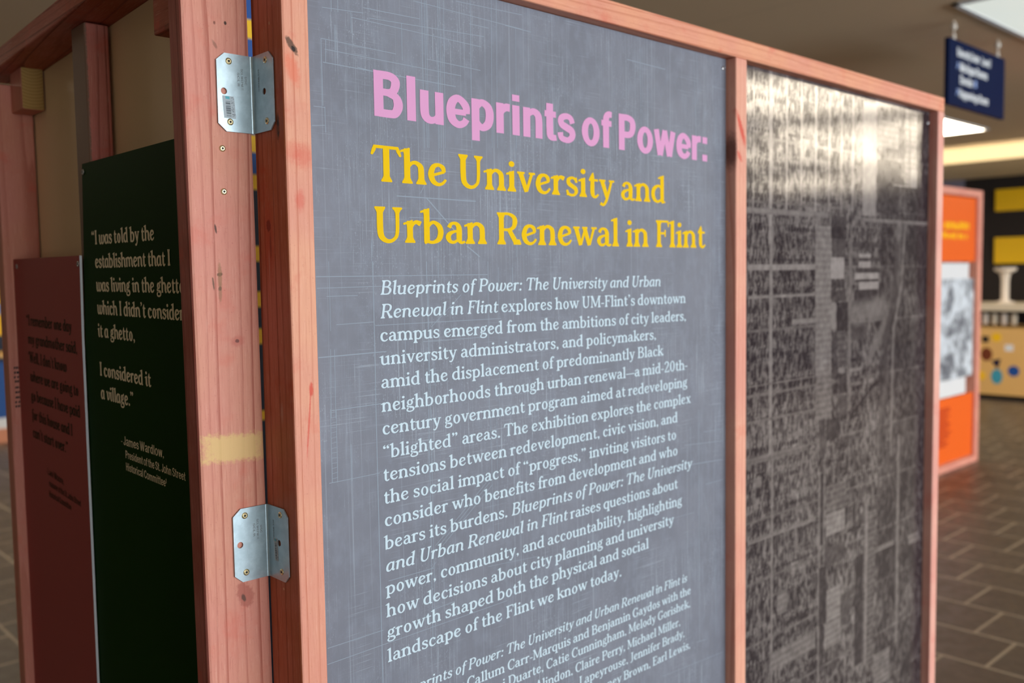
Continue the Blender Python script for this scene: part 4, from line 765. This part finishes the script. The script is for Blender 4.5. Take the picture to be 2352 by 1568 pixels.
# ---------------------------------------------------------------- ceiling lights
def troffer(x0, y0, label, sx=1.22, sy=.6, mat=None):
    t = thing('ceiling_light', (x0+sx/2, y0+sy/2, HC), label, 'ceiling light', 'recessed ceiling lights')
    f = MB(); z = HC-.012
    for q in ((x0, x0+.03, y0, y0+sy), (x0+sx-.03, x0+sx, y0, y0+sy), (x0, x0+sx, y0, y0+.03), (x0, x0+sx, y0+sy-.03, y0+sy)): f.box(*q, z, HC-.001)
    f.build('light_frame', MAT['white'], t); box('diffuser', x0+.028, x0+sx-.028, y0+.028, y0+sy-.028, HC-.009, HC-.002, mat or MAT['diffuser'], t)
troffer(7.75, 2.40, 'glowing rectangular ceiling light beyond the hanging sign')
troffer(4.35, .34, 'dim pale ceiling light just above the hanging sign', 1.9, .595, MAT['dim_diffuser'])
for x, y in ((5.0, -2.92), (7.5, -3.45), (7.9, -4.9), (9.9, -3.9), (11.4, -5.5), (11.6, -7.3)): troffer(x, y, 'long recessed ceiling light over the open hall, mirrored in the aerial photo poster', 2.1, .6, MAT['bright_diffuser'])
for x, y in LIGHTS: troffer(x, y, 'unseen recessed rectangular ceiling light elsewhere in the hall, lit')
# ---------------------------------------------------------------- dark display wall and counter at the right edge
for z0, z1, w_ in ((ZC+.745, ZC+1.000, 'upper'), (ZC+.075, ZC+.388, 'lower')):
    b = MB().box(12.17, 12.2, 3.02, 3.47, z0, z1+.02, 0, .004).build('wall_poster', MAT['maize'], None, (12.2, 3.2, z0)); tag(b, '%s yellow square poster on the dark display wall' % w_, 'poster')
CT = thing('display_counter', (10.5, 2.4, 0), 'tan counter covered in stickers under a pale stone top, far right', 'counter')
box('base', 10.26, 10.9, 1.0, 3.6, 0, .06, MAT['black'], CT); fp_ = box('front_panel', 10.2, 10.24, 1.0, 3.6, .06, ZC-.604, MAT['tan'], CT)
box('shelf_back', 10.5, 10.55, 1.0, 3.6, .06, ZC-.45, MAT['black'], CT); box('shelf', 10.2, 10.5, 1.0, 3.6, ZC-.63, ZC-.606, MAT['tan'], CT)
box('countertop', 10.15, 10.95, .95, 3.65, ZC-.448, ZC-.373, MAT['stone'], CT)
def sticker(y, z, ry, rz, n, mat, rot=0.):
    m = MB(); v = [(10.1995, y+ry*math.cos(2*math.pi*k/n+rot), ZC+z+rz*math.sin(2*math.pi*k/n+rot)) for k in range(n)]; m.add(v+[(10.1985, a, b) for _x, a, b in v], [tuple(range(n)), tuple(range(2*n-1, n-1, -1))]+[(k, (k+1) % n, n+(k+1) % n, n+k) for k in range(n)]); m.build('sticker', mat, CT)
for q in ((2.845, -.765, .05, .05, 4, MAT['black'], .78), (2.83, -.93, .06, .075, 18, MAT['brown'], .3), (2.725, -1.02, .06, .07, 3, MAT['navy'], .3), (2.88, -1.17, .045, .05, 14, MAT['maize']), (2.72, -1.17, .06, .085, 14, MAT['teal']), (2.73, -.74, .05, .05, 14, MAT['maize']), (2.60, -.85, .06, .05, 4, MAT['white'], .78), (2.55, -1.1, .06, .06, 14, MAT['blue'])): sticker(*q)
for k, (y, mt) in enumerate(((2.895, MAT['china']), (2.80, MAT['stone']), (2.70, MAT['china']), (2.60, MAT['stone']))):
    c = MB().lathe((10.32, y, ZC-.606), [(.028, 0), (.034, .01), (.036, .09), (.030, .11), (.034, .12)], (0, 0, 1), 14).build('jar', mt, None, (10.32, y, ZC-.606), True)
    tag(c, ['leftmost small white jar on the shelf under the stone top', 'small cream jar right of the leftmost white jar', 'second small white jar on the shelf under the stone top', 'rightmost small cream jar on the shelf under the stone top'][k], 'jar', 'jars under the stone countertop')
st = MB().lathe((10.45, 2.74, ZC-.373), [(.10, 0), (.10, .015), (.045, .03), (.04, .06), (.04, .26), (.055, .33), (.11, .36), (.115, .39), (.0, .39)], (0, 0, 1), 24).build('pedestal_stand', MAT['china'], None, (10.45, 2.74, ZC-.373), True)
tag(st, 'white pedestal stand on the pale stone countertop', 'stand')
